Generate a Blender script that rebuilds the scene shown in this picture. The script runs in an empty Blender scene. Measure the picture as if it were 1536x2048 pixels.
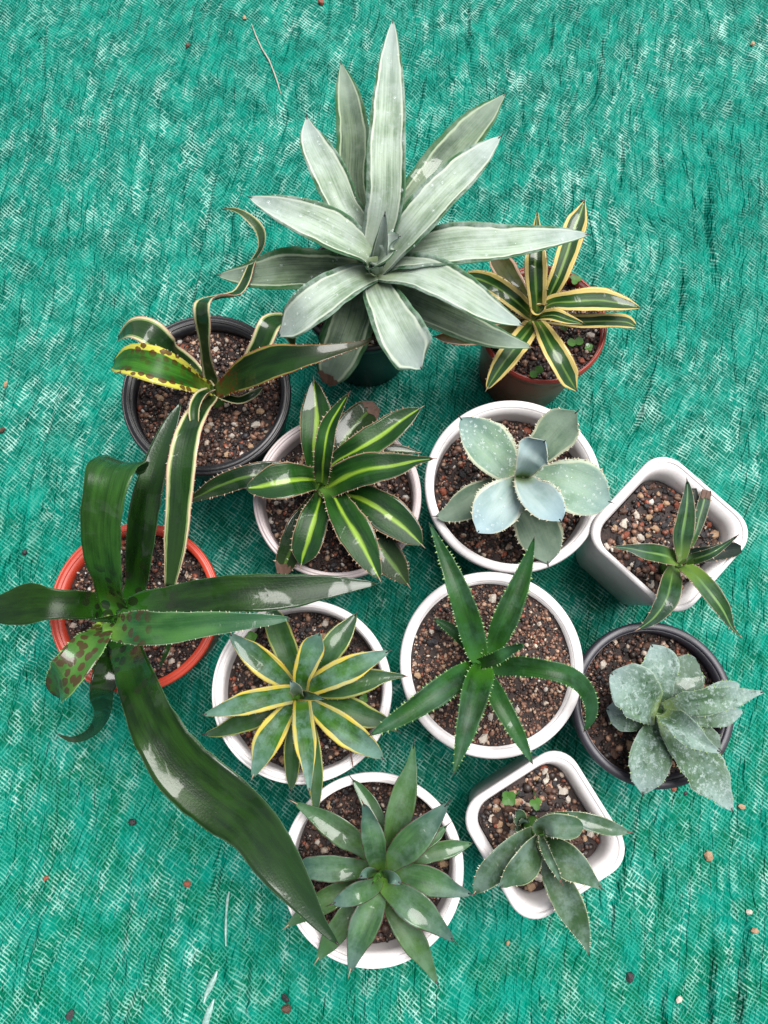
import bpy, math, random
import numpy as np
from mathutils import Vector, Matrix

sc = bpy.context.scene
COL = sc.collection
rng = np.random.default_rng(7)
random.seed(7)

# ------------------------------------------------------------------ camera
CAM_H = 0.71
PITCH = math.radians(12.0)
FPX = 1539.0                      # focal length in photograph pixels (1536 wide)
cam_d = bpy.data.cameras.new('camera')
cam_d.sensor_fit = 'HORIZONTAL'
cam_d.sensor_width = 36.0
cam_d.lens = 36.0 * FPX / 1536.0
cam_d.clip_start = 0.02
cam_d.clip_end = 200.0
cam = bpy.data.objects.new('camera', cam_d)
cam.location = (0, 0, CAM_H)
cam.rotation_euler = (PITCH, 0, 0)
COL.objects.link(cam)
sc.camera = cam

# ------------------------------------------------------------------ light
SUN_EL, SUN_AZ = math.radians(68), math.radians(48)     # azimuth clockwise from +Y
w = bpy.data.worlds.new('World')
sc.world = w
w.use_nodes = True
wn = w.node_tree
wn.nodes.clear()
sky = wn.nodes.new('ShaderNodeTexSky')
sky.sky_type = 'NISHITA'
sky.sun_disc = False
sky.sun_elevation = SUN_EL
sky.sun_rotation = SUN_AZ
sky.air_density = 1.0
sky.dust_density = 2.0
hsv = wn.nodes.new('ShaderNodeHueSaturation')           # cloud cover takes the blue out
hsv.inputs['Saturation'].default_value = 0.20
bg = wn.nodes.new('ShaderNodeBackground')
bg.inputs['Strength'].default_value = 0.05
wo = wn.nodes.new('ShaderNodeOutputWorld')
wn.links.new(sky.outputs[0], hsv.inputs['Color'])
wn.links.new(hsv.outputs[0], bg.inputs['Color'])
wn.links.new(bg.outputs[0], wo.inputs['Surface'])

sun_d = bpy.data.lights.new('sun', 'SUN')
sun_d.energy = 2.2
sun_d.angle = math.radians(46)
sun_d.color = (1.0, 0.965, 0.93)
sun = bpy.data.objects.new('sun', sun_d)
sd = Vector((math.sin(SUN_AZ) * math.cos(SUN_EL), math.cos(SUN_AZ) * math.cos(SUN_EL), math.sin(SUN_EL)))
sun.rotation_euler = sd.to_track_quat('Z', 'Y').to_euler()
sun.location = sd * 3
COL.objects.link(sun)

sc.view_settings.view_transform = 'Standard'
sc.view_settings.look = 'None'
sc.view_settings.gamma = 1.0
sc.view_settings.use_curve_mapping = False
sc.view_settings.exposure = 1.78

# ------------------------------------------------------------------ camera maths: photo pixel + height -> place in the world
CP, SP = math.cos(PITCH), math.sin(PITCH)
def at(px, py, z):
    """the point at height z (m) that stands where the photograph shows pixel (px, py)"""
    a, b, c = (px - 768.0) / FPX, -(py - 1024.0) / FPX, -1.0
    d = (a, b * CP - c * SP, b * SP + c * CP)
    k = (z - CAM_H) / d[2]
    return Vector((d[0] * k, d[1] * k, z))
def metres(p, px):
    """length of px photograph pixels at the point p"""
    depth = -(-(p[1]) * SP + (p[2] - CAM_H) * CP)
    return px * depth / FPX

# ------------------------------------------------------------------ node helper
class NB:
    def __init__(s, name):
        s.m = bpy.data.materials.new(name)
        s.m.use_nodes = True
        s.t = s.m.node_tree
        s.t.nodes.clear()
        s.out = s.t.nodes.new('ShaderNodeOutputMaterial')
        s.b = s.t.nodes.new('ShaderNodeBsdfPrincipled')
        s.t.links.new(s.b.outputs[0], s.out.inputs[0])
    def put(s, sock, v):
        if isinstance(v, bpy.types.NodeSocket):
            s.t.links.new(v, sock)
        elif isinstance(v, (tuple, list)):
            v = tuple(v)
            if len(sock.default_value) == 4 and len(v) == 3:
                v = v + (1.0,)
            sock.default_value = v
        else:
            sock.default_value = v
    def math(s, op, a, b=0.0, clamp=False):
        n = s.t.nodes.new('ShaderNodeMath'); n.operation = op; n.use_clamp = clamp
        s.put(n.inputs[0], a); s.put(n.inputs[1], b)
        return n.outputs[0]
    def vmath(s, op, a, b):
        n = s.t.nodes.new('ShaderNodeVectorMath'); n.operation = op
        s.put(n.inputs[0], a); s.put(n.inputs[1], b)
        return n.outputs[0]
    def mix(s, f, a, b, blend='MIX'):
        n = s.t.nodes.new('ShaderNodeMix'); n.data_type = 'RGBA'; n.blend_type = blend
        s.put(n.inputs[0], f); s.put(n.inputs[6], a); s.put(n.inputs[7], b)
        return n.outputs[2]
    def ss(s, x, a, b, lo=0.0, hi=1.0):
        n = s.t.nodes.new('ShaderNodeMapRange'); n.interpolation_type = 'SMOOTHSTEP'
        s.put(n.inputs[0], x); s.put(n.inputs[1], a); s.put(n.inputs[2], b)
        n.inputs[3].default_value = lo; n.inputs[4].default_value = hi
        return n.outputs[0]
    def noise(s, vec, scale=1.0, detail=2.0, rough=0.5, dist=0.0):
        n = s.t.nodes.new('ShaderNodeTexNoise')
        s.put(n.inputs['Vector'], vec)
        n.inputs['Scale'].default_value = scale; n.inputs['Detail'].default_value = detail
        n.inputs['Roughness'].default_value = rough; n.inputs['Distortion'].default_value = dist
        return n.outputs[0]
    def voro(s, vec, scale=1.0, rnd=1.0):
        n = s.t.nodes.new('ShaderNodeTexVoronoi')
        n.voronoi_dimensions = '2D'
        s.put(n.inputs['Vector'], vec)
        n.inputs['Scale'].default_value = scale; n.inputs['Randomness'].default_value = rnd
        return n.outputs['Distance'], n.outputs['Color']
    def obj(s):
        return s.t.nodes.new('ShaderNodeTexCoord').outputs['Object']
    def uv(s, name):
        n = s.t.nodes.new('ShaderNodeUVMap'); n.uv_map = name
        return n.outputs[0]
    def sep(s, v):
        n = s.t.nodes.new('ShaderNodeSeparateXYZ'); s.put(n.inputs[0], v)
        return n.outputs
    def comb(s, x, y, z=0.0):
        n = s.t.nodes.new('ShaderNodeCombineXYZ')
        for i, v in enumerate((x, y, z)): s.put(n.inputs[i], v)
        return n.outputs[0]
    def rand(s):
        return s.t.nodes.new('ShaderNodeObjectInfo').outputs['Random']
    def attr(s, name):
        n = s.t.nodes.new('ShaderNodeAttribute'); n.attribute_name = name
        return n.outputs[0]
    def bump(s, h, strength, dist):
        n = s.t.nodes.new('ShaderNodeBump')
        n.inputs['Strength'].default_value = strength; n.inputs['Distance'].default_value = dist
        s.put(n.inputs['Height'], h)
        return n.outputs[0]
    def set(s, **k):
        names = dict(color='Base Color', rough='Roughness', normal='Normal', coat='Coat Weight', coat_rough='Coat Roughness',
                     coat_ior='Coat IOR', coat_normal='Coat Normal', spec='Specular IOR Level', ior='IOR', trans='Transmission Weight',
                     sss='Subsurface Weight', sheen='Sheen Weight', metal='Metallic')
        for a, v in k.items():
            s.put(s.b.inputs[names[a]], v)
        return s.m

def hexc(h):
    """sRGB hex -> linear"""
    out = []
    for i in (0, 2, 4):
        c = int(h[i:i+2], 16) / 255.0
        out.append(c / 12.92 if c <= 0.04045 else ((c + 0.055) / 1.055) ** 2.4)
    return tuple(c * ALB for c in out)
ALB = 0.56        # the photograph is exposed bright: surfaces reflect this much of what its pixels show

# ------------------------------------------------------------------ mesh helpers
def mesh_obj(name, verts, faces, mat=None, parent=None, smooth=True):
    me = bpy.data.meshes.new(name)
    me.from_pydata([tuple(v) for v in verts], [], faces)
    if smooth and len(me.polygons):
        me.polygons.foreach_set('use_smooth', [True] * len(me.polygons))
    if mat: me.materials.append(mat)
    o = bpy.data.objects.new(name, me)
    COL.objects.link(o)
    if parent:
        o.parent = parent
        o.matrix_parent_inverse = parent.matrix_world.inverted()
    return o
def empty(name, loc, label, cat, group=None):
    o = bpy.data.objects.new(name, None)
    o.empty_display_size = 0.02
    o.location = loc
    COL.objects.link(o)
    o.matrix_world = Matrix.Translation(loc)
    o['label'] = label; o['category'] = cat
    if group: o['group'] = group
    return o
def tag(o, label, cat, group=None):
    o['label'] = label; o['category'] = cat
    if group: o['group'] = group
    return o

def vnoise(x, y, seed):
    """smooth value noise for numpy arrays"""
    r = np.random.default_rng(seed)
    tab = r.random((256, 256))
    xi, yi = np.floor(x).astype(int), np.floor(y).astype(int)
    fx, fy = x - xi, y - yi
    fx = fx * fx * fx * (fx * (fx * 6 - 15) + 10); fy = fy * fy * fy * (fy * (fy * 6 - 15) + 10)
    a, b = xi & 255, (xi + 1) & 255
    c, d = yi & 255, (yi + 1) & 255
    return (tab[a, c] * (1 - fx) * (1 - fy) + tab[b, c] * fx * (1 - fy) + tab[a, d] * (1 - fx) * fy + tab[b, d] * fx * fy) * 2 - 1

def tube(pts, radii, n=6):
    """vertices and faces of a tapered tube along pts"""
    V, F = [], []
    P = [Vector(p) for p in pts]
    for i, p in enumerate(P):
        t = (P[min(i + 1, len(P) - 1)] - P[max(i - 1, 0)]).normalized()
        ref = Vector((0, 0, 1)) if abs(t.z) < 0.9 else Vector((1, 0, 0))
        s = t.cross(ref).normalized(); u = s.cross(t)
        for k in range(n):
            a = 2 * math.pi * k / n
            V.append(p + (s * math.cos(a) + u * math.sin(a)) * radii[i])
    for i in range(len(P) - 1):
        for k in range(n):
            F.append((i * n + k, i * n + (k + 1) % n, (i + 1) * n + (k + 1) % n, (i + 1) * n + k))
    F.append(tuple(range(n))[::-1]); F.append(tuple((len(P) - 1) * n + k for k in range(n)))
    return V, F

def spline(P, m):
    """Catmull-Rom through rows of P, m samples, roughly even in the first two columns"""
    P = np.asarray(P, float)
    d = np.sqrt(((P[1:, :2] - P[:-1, :2]) ** 2).sum(1)) + 1e-6
    t = np.concatenate([[0], np.cumsum(np.sqrt(d))])
    d2 = np.concatenate([[0], np.cumsum(d)])
    s = np.linspace(0, d2[-1], m)
    tt = np.interp(s, d2, t)
    M = np.zeros_like(P)
    for i in range(len(P)):
        if i == 0: M[i] = (P[1] - P[0]) / (t[1] - t[0])
        elif i == len(P) - 1: M[i] = (P[i] - P[i-1]) / (t[i] - t[i-1])
        else:
            a, b = (P[i] - P[i-1]) / (t[i] - t[i-1]), (P[i+1] - P[i]) / (t[i+1] - t[i])
            ha, hb = t[i] - t[i-1], t[i+1] - t[i]
            M[i] = (a * hb + b * ha) / (ha + hb)
    out = np.zeros((m, P.shape[1]))
    for j, x in enumerate(tt):
        i = min(max(np.searchsorted(t, x) - 1, 0), len(P) - 2)
        h = t[i+1] - t[i]; u = (x - t[i]) / h
        out[j] = ((2*u**3 - 3*u**2 + 1) * P[i] + (u**3 - 2*u**2 + u) * h * M[i] + (-2*u**3 + 3*u**2) * P[i+1] + (u**3 - u**2) * h * M[i+1])
    return out

# ------------------------------------------------------------------ the tarpaulin
POTS = {  # kind, rim centre px, rim width px, rim height m
    'silver':   dict(c=(727, 578), w=262, h=0.120),
    'cream':    dict(c=(1088, 645), w=256, h=0.105),
    'ribbon':   dict(c=(411, 785), w=340, h=0.115),
    'spotted':  dict(c=(268, 1212), w=342, h=0.105),
    'lime':     dict(c=(674, 990), w=339, h=0.110),
    'blue':     dict(c=(1028, 968), w=357, h=0.110),
    'sqtop':    dict(c=(1341, 1064), w=255, h=0.115),
    'yellow':   dict(c=(603, 1380), w=363, h=0.110),
    'green':    dict(c=(984, 1326), w=369, h=0.112),
    'scaly':    dict(c=(1308, 1408), w=327, h=0.100),
    'sqbottom': dict(c=(1091, 1668), w=262, h=0.112),
    'redge':    dict(c=(745, 1738), w=368, h=0.110),
}
for p in POTS.values():
    p['pos'] = at(p['c'][0], p['c'][1], p['h'])
    p['R'] = metres(p['pos'], p['w'] / 2)

def tarp_height(X, Y):
    H = np.zeros_like(X)
    wx = X + 0.012 * vnoise(X * 6, Y * 6, 1) + 0.10 * Y * vnoise(X * 2.2 + 7, Y * 1.6, 2) - 0.10 * Y
    a = vnoise(wx * 76, Y * 17, 3)
    b = vnoise(wx * 150 + 30, Y * 40, 4)
    c = vnoise(wx * 28, Y * 4.5, 5)
    mod = 0.55 + 0.45 * vnoise(X * 7, Y * 5, 6)
    H += 0.00230 * (1 - np.abs(a)) ** 1.3 * (0.4 + mod)
    H += 0.00110 * b * (0.3 + mod)
    H += 0.0016 * c
    H += 0.0016 * vnoise(X * 9, Y * 6, 8)
    rc = np.random.default_rng(91)
    for _ in range(260):                                        # pinched creases, mostly running front to back
        x0, y0 = rc.uniform(-.5, .5), rc.uniform(-.34, .78)
        ln, sl, cv = rc.uniform(.02, .085), rc.normal(.2, .14), rc.normal(0, .7)
        dp, wd = rc.uniform(.0008, .0022) + .0040 * rc.random() ** 3, rc.uniform(.0020, .0034)
        ty = (Y - y0) / ln
        m = np.abs(ty) < 1
        if not m.any(): continue
        dx = X[m] - (x0 + sl * (Y[m] - y0) + cv * (Y[m] - y0) ** 2)
        e = (1 - ty[m] ** 2) ** 1.2
        H[m] -= dp * e * np.exp(-(dx / wd) ** 2)
        H[m] += dp * 0.6 * e * np.exp(-((dx - 2.2 * wd) / (1.3 * wd)) ** 2)
    return H
def axis(lo, hi, flo, fhi, step):
    a = np.arange(flo, fhi, step)
    l = lo + (flo - lo) * (1 - np.linspace(1, 0, 40) ** 2)
    r = fhi + (hi - fhi) * np.linspace(0, 1, 40) ** 2
    return np.concatenate([l[:-1], a, r])
gx = axis(-2.2, 2.2, -0.46, 0.46, 0.0016)
gy = axis(-1.8, 2.8, -0.32, 0.76, 0.0021)
GX, GY = np.meshgrid(gx, gy)
GZ = tarp_height(GX, GY)
for p in POTS.values():
    d = np.hypot(GX - p['pos'].x, GY - p['pos'].y)
    m = np.clip((d - p['R'] * 0.85) / 0.02, 0, 1)
    GZ = GZ * m + 0.0037 * (1 - m)
nx, ny = len(gx), len(gy)
V = np.stack([GX, GY, GZ - 0.004], -1).reshape(-1, 3)
I = np.arange(nx * ny).reshape(ny, nx)
Q = np.stack([I[:-1, :-1], I[:-1, 1:], I[1:, 1:], I[1:, :-1]], -1).reshape(-1, 4)
me = bpy.data.meshes.new('ground_tarpaulin')
me.vertices.add(len(V)); me.vertices.foreach_set('co', V.ravel())
me.loops.add(Q.size); me.loops.foreach_set('vertex_index', Q.ravel())
me.polygons.add(len(Q)); me.polygons.foreach_set('loop_start', np.arange(0, Q.size, 4))
me.polygons.foreach_set('use_smooth', np.ones(len(Q), bool))
me.update(); me.validate()
tarp = bpy.data.objects.new('ground_tarpaulin', me)
COL.objects.link(tarp)
tarp['kind'] = 'structure'
tarp['label'] = 'wrinkled wet green woven plastic tarpaulin under all the pots'

def tarp_material():
    n = NB('green tarpaulin')
    o = n.obj()
    x, y, z = n.sep(o)
    th = math.radians(-37)
    wob = n.noise(o, 14, 2)
    wob2 = n.math('MULTIPLY', n.math('SUBTRACT', wob, 0.5), 0.010)
    # thread coordinates: s runs along one set of threads, r across
    s_ = n.math('ADD', n.math('MULTIPLY', x, math.cos(th)), n.math('MULTIPLY', y, math.sin(th)))
    r_ = n.math('ADD', n.math('ADD', n.math('MULTIPLY', x, -math.sin(th)), n.math('MULTIPLY', y, math.cos(th))), wob2)
    w1 = n.math('SINE', n.math('MULTIPLY', r_, 2 * math.pi / 0.0029))
    w2 = n.math('SINE', n.math('MULTIPLY', s_, 2 * math.pi / 0.0031))
    dash = n.noise(n.comb(n.math('MULTIPLY', s_, 75), n.math('MULTIPLY', r_, 420), 0), 1, 1.0)        # broken bright threads
    dash2 = n.noise(n.comb(n.math('MULTIPLY', s_, 420), n.math('MULTIPLY', r_, 80), 3.0), 1, 1.0)
    slant = n.math('ADD', n.math('ADD', x, n.math('MULTIPLY', y, -0.22)), n.math('MULTIPLY', n.math('SUBTRACT', n.noise(o, 4, 2), 0.5), 0.10))
    band = n.noise(n.comb(n.math('MULTIPLY', slant, 84), n.math('MULTIPLY', y, 25), 0), 1, 3, 0.62)
    big = n.noise(o, 5, 3, 0.6)
    base = n.mix(n.ss(big, 0.3, 0.7), hexc('005345'), hexc('006758'))
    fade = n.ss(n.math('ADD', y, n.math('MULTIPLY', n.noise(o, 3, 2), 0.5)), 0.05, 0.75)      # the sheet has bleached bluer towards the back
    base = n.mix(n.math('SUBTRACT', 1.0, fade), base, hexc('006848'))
    base = n.mix(n.ss(n.noise(o, 40, 3), 0.35, 0.7), base, hexc('008673'))
    thread = n.math('MAXIMUM', n.math('MULTIPLY', n.ss(w1, 0.0, 0.8), n.ss(dash, 0.25, 0.55)), n.math('MULTIPLY', n.ss(w2, 0.2, 0.9), n.ss(dash2, 0.35, 0.6)))                 # every thread is a little paler than the film
    base = n.mix(n.math('MULTIPLY', thread, 0.60), base, hexc('00a490'))
    # pale threads, with white sky glints along the raised bands painted into the colour
    gate = n.ss(band, 0.44, 0.66)
    line = n.math('MULTIPLY', n.ss(w1, 0.15, 0.6), n.ss(dash, 0.38, 0.52))
    cross = n.math('MULTIPLY', n.ss(w2, 0.35, 0.75), n.ss(dash2, 0.46, 0.58))
    wv = n.math('MULTIPLY', n.math('ADD', line, n.math('MULTIPLY', cross, 0.6), clamp=True), n.math('ADD', n.math('MULTIPLY', gate, 0.85), 0.14), clamp=True)
    gl = n.math('MULTIPLY', n.ss(band, 0.60, 0.68), n.ss(dash, 0.46, 0.54))
    wv = n.math('ADD', wv, n.math('MULTIPLY', gl, 0.35), clamp=True)
    patch = n.ss(n.noise(o, 7, 3, 0.6), 0.32, 0.64, 0.22, 1.0)
    col = n.mix(n.math('MULTIPLY', n.math('MULTIPLY', wv, patch), 0.70), base, hexc('ccf7ec'))
    dirt = n.ss(n.noise(o, 11, 4, 0.65), 0.60, 0.78)
    col = n.mix(n.math('MULTIPLY', dirt, 0.25), col, hexc('3f7f72'))
    wr = n.noise(n.comb(n.math('MULTIPLY', slant, 95), n.math('MULTIPLY', y, 21), 5.0), 1, 3, 0.55)
    wr = n.math('ABSOLUTE', n.math('SUBTRACT', wr, 0.5))                                    # sharp pinched folds in the film
    h = n.math('ADD', n.math('MULTIPLY', n.ss(wr, 0.0, 0.12), 3.0), n.math('MULTIPLY', w1, 0.10))
    nb = n.bump(h, 1.0, 0.00052)
    wet = n.ss(n.noise(o, 9, 3, 0.6), 0.42, 0.62)
    rough = n.math('SUBTRACT', 0.48, n.math('MULTIPLY', wet, 0.16))
    return n.set(color=col, rough=rough, normal=nb, spec=0.05)
tarp.data.materials.append(tarp_material())

# ------------------------------------------------------------------ materials: pots, soil
def plastic(name, col, rough=0.38, dirt=0.25, dirtcol='6b5a4c', spec=0.5):
    n = NB(name)
    o = n.obj()
    a = n.ss(n.noise(o, 60, 5, 0.7), 0.52, 0.80)
    sc_ = n.ss(n.noise(n.comb(*[n.math('MULTIPLY', c, k) for c, k in zip(n.sep(o), (700, 700, 60))]), 1, 2), 0.60, 0.75)
    c = n.mix(n.math('MULTIPLY', a, dirt), hexc(col), hexc(dirtcol))
    c = n.mix(n.math('MULTIPLY', sc_, dirt * 0.5), c, hexc(dirtcol))
    speck = n.ss(n.noise(o, 420, 2), 0.70, 0.76)
    c = n.mix(n.math('MULTIPLY', speck, dirt * 1.6), c, hexc('3b2c22'))
    r = n.math('ADD', rough, n.math('MULTIPLY', a, 0.2))
    return n.set(color=c, rough=r, spec=spec, normal=n.bump(n.noise(o, 300, 3), 0.15, 0.0004))
M_WHITE = plastic('white plastic', 'fdf8f8', 0.36, 0.20)
M_MAUVE = plastic('grubby mauve white plastic', 'cdbfbf', 0.42, 0.22)
M_BLACK = plastic('black plastic', '17171c', 0.35, 0.25, '4b4640')
M_GREY = plastic('charcoal plastic', '34323d', 0.40, 0.18, '15141a')
M_RED = plastic('brick red plastic', 'a83a2c', 0.36, 0.25, '5c2a20')
M_TERRA = plastic('orange red plastic', 'cf452d', 0.38, 0.25, '8a3524')

def soil_mat():
    n = NB('potting soil')
    o = n.obj()
    c = n.mix(n.ss(n.noise(o, 260, 4, 0.7), 0.35, 0.7), hexc('1c1310'), hexc('43302a'))
    return n.set(color=c, rough=0.8, normal=n.bump(n.noise(o, 500, 4), 0.8, 0.001))
M_SOIL = soil_mat()
def grit_mat(wet):
    n = NB('wet grit' if wet else 'grit')
    c = n.mix(n.ss(n.noise(n.obj(), 900, 2), 0.3, 0.75, 0, 0.35), n.attr('grit'), hexc('3a2a22'))
    return n.set(color=c, rough=0.5, spec=0.5, normal=n.bump(n.noise(n.obj(), 1500, 2), 0.5, 0.0004))
M_GRIT = grit_mat(False)
def stone_mat(name, c1, c2):
    n = NB(name)
    o = n.obj()
    c = n.mix(n.ss(n.noise(o, 350, 4, 0.6), 0.3, 0.7), hexc(c1), hexc(c2))
    return n.set(color=c, rough=0.55, normal=n.bump(n.noise(o, 900, 3), 0.5, 0.0006))
STONES = {
    'dark':  stone_mat('black lava stone', '17151a', '2d2a2e'),
    'brown': stone_mat('brown bark', '3a2519', '6a4430'),
    'red':   stone_mat('red lava stone', '7d3a22', 'a8573a'),
    'tan':   stone_mat('tan stone', 'a8835f', 'c9a988'),
    'cream': stone_mat('cream pumice', 'cfc2b2', 'e6dccf'),
}
GRIT_COL = [hexc(c) for c in ('1a1210', '2e201b', '543a30', '6e4c3f', '87604e', 'a0745c', 'b58a70', 'c9a58a', 'dcc8b4', '9c5138', '2b2c32', 'e8dfd4')]
GRIT_P = np.array([.20, .17, .13, .10, .08, .06, .05, .06, .04, .05, .09, .03])
def ico():
    t = (1 + 5 ** 0.5) / 2
    v = np.array([(-1,t,0),(1,t,0),(-1,-t,0),(1,-t,0),(0,-1,t),(0,1,t),(0,-1,-t),(0,1,-t),(t,0,-1),(t,0,1),(-t,0,-1),(-t,0,1)], float)
    f = np.array([(0,11,5),(0,5,1),(0,1,7),(0,7,10),(0,10,11),(1,5,9),(5,11,4),(11,10,2),(10,7,6),(7,1,8),(3,9,4),(3,4,2),(3,2,6),(3,6,8),(3,8,9),(4,9,5),(2,4,11),(6,2,10),(8,6,7),(9,8,1)])
    return v / np.linalg.norm(v, axis=1)[:, None], f
ICO_V, ICO_F = ico()
def rot_batch(n, r):
    q = r.normal(size=(n, 4)); q /= np.linalg.norm(q, axis=1)[:, None]
    w_, x, y, z = q.T
    return np.stack([1-2*(y*y+z*z), 2*(x*y-z*w_), 2*(x*z+y*w_), 2*(x*y+z*w_), 1-2*(x*x+z*z), 2*(y*z-x*w_), 2*(x*z-y*w_), 2*(y*z+x*w_), 1-2*(x*x+y*y)], -1).reshape(n, 3, 3)
def grit_cloud(name, P, S, r, parent, probs=None):
    n = len(P)
    shape = ICO_V[None] * (1 + r.uniform(-.28, .28, (n, 12, 1)))
    shape = shape * r.uniform(.55, 1.25, (n, 1, 3)) * S[:, None, None]
    shape = np.einsum('nij,nkj->nki', rot_batch(n, r), shape) + P[:, None, :]
    F = (ICO_F[None] + (np.arange(n) * 12)[:, None, None]).reshape(-1, 3)
    me = bpy.data.meshes.new(name)
    Vv = shape.reshape(-1, 3)
    me.vertices.add(len(Vv)); me.vertices.foreach_set('co', Vv.ravel())
    me.loops.add(F.size); me.loops.foreach_set('vertex_index', F.ravel())
    me.polygons.add(len(F)); me.polygons.foreach_set('loop_start', np.arange(0, F.size, 3))
    me.update()
    pr = GRIT_P if probs is None else probs
    ci = r.choice(len(GRIT_COL), n, p=pr / pr.sum())
    cols = np.array(GRIT_COL)[ci] * r.uniform(.75, 1.25, (n, 1))
    ca = me.color_attributes.new('grit', 'FLOAT_COLOR', 'POINT')
    ca.data.foreach_set('color', np.repeat(np.concatenate([cols, np.ones((n, 1))], 1), 12, 0).astype(np.float32).ravel())
    me.materials.append(M_GRIT)
    o = bpy.data.objects.new(name, me)
    COL.objects.link(o)
    o.parent = parent; o.matrix_parent_inverse = parent.matrix_world.inverted()
    o['kind'] = 'stuff'
    return o
PEB = {}
def pebble_mesh(kind, k):
    if (kind, k) not in PEB:
        r = np.random.default_rng(100 + k)
        v = ICO_V * (1 + r.uniform(-.22, .22, (12, 1))) * np.array([1.15, .85, .62])
        me = bpy.data.meshes.new('pebble')
        me.from_pydata(v.tolist(), [], ICO_F.tolist())
        me.materials.append(STONES[kind])
        PEB[(kind, k)] = me
    return PEB[(kind, k)]
def pebble(loc, s, kind, r, parent=None, name='pebble'):
    o = bpy.data.objects.new(name, pebble_mesh(kind, int(r.integers(6))))
    o.rotation_euler = (r.uniform(-.4, .4), r.uniform(-.4, .4), r.uniform(0, 6.28))
    o.scale = (s, s, s)
    COL.objects.link(o)
    if parent:
        o.parent = parent
        o.location = Vector(loc) - parent.matrix_world.translation
    else:
        o.location = loc
    return o

# ------------------------------------------------------------------ pots
def ring_shape(kind, n, rot):
    """unit outline: circle, or rounded square of half side 1"""
    P = []
    for k in range(n):
        a = 2 * math.pi * k / n
        if kind == 'round': P.append((math.cos(a), math.sin(a)))
        else:
            e = 0.33
            c, s = math.cos(a), math.sin(a)
            m = max(abs(c), abs(s))
            x, y = c / m, s / m
            # rounded corner of radius cr
            cr = 0.42
            lim = 1 - cr
            if abs(x) > lim and abs(y) > lim:
                # intersect the ray with the corner arc
                cx, cy = math.copysign(lim, x), math.copysign(lim, y)
                b = c * cx + s * cy
                d = math.sqrt(max(b * b - (cx * cx + cy * cy - cr * cr), 0))
                t = b + d
                x, y = c * t, s * t
            P.append((x * math.cos(rot) - y * math.sin(rot), x * math.sin(rot) + y * math.cos(rot)))
    return P
def loft(shape, prof):
    """prof: (radius, z) rings"""
    n = len(shape)
    V, F = [], []
    for (r, z) in prof:
        V += [(x * r, y * r, z) for x, y in shape]
    for i in range(len(prof) - 1):
        for k in range(n):
            F.append((i*n + k, i*n + (k+1) % n, (i+1)*n + (k+1) % n, (i+1)*n + k))
    return V, F
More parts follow.
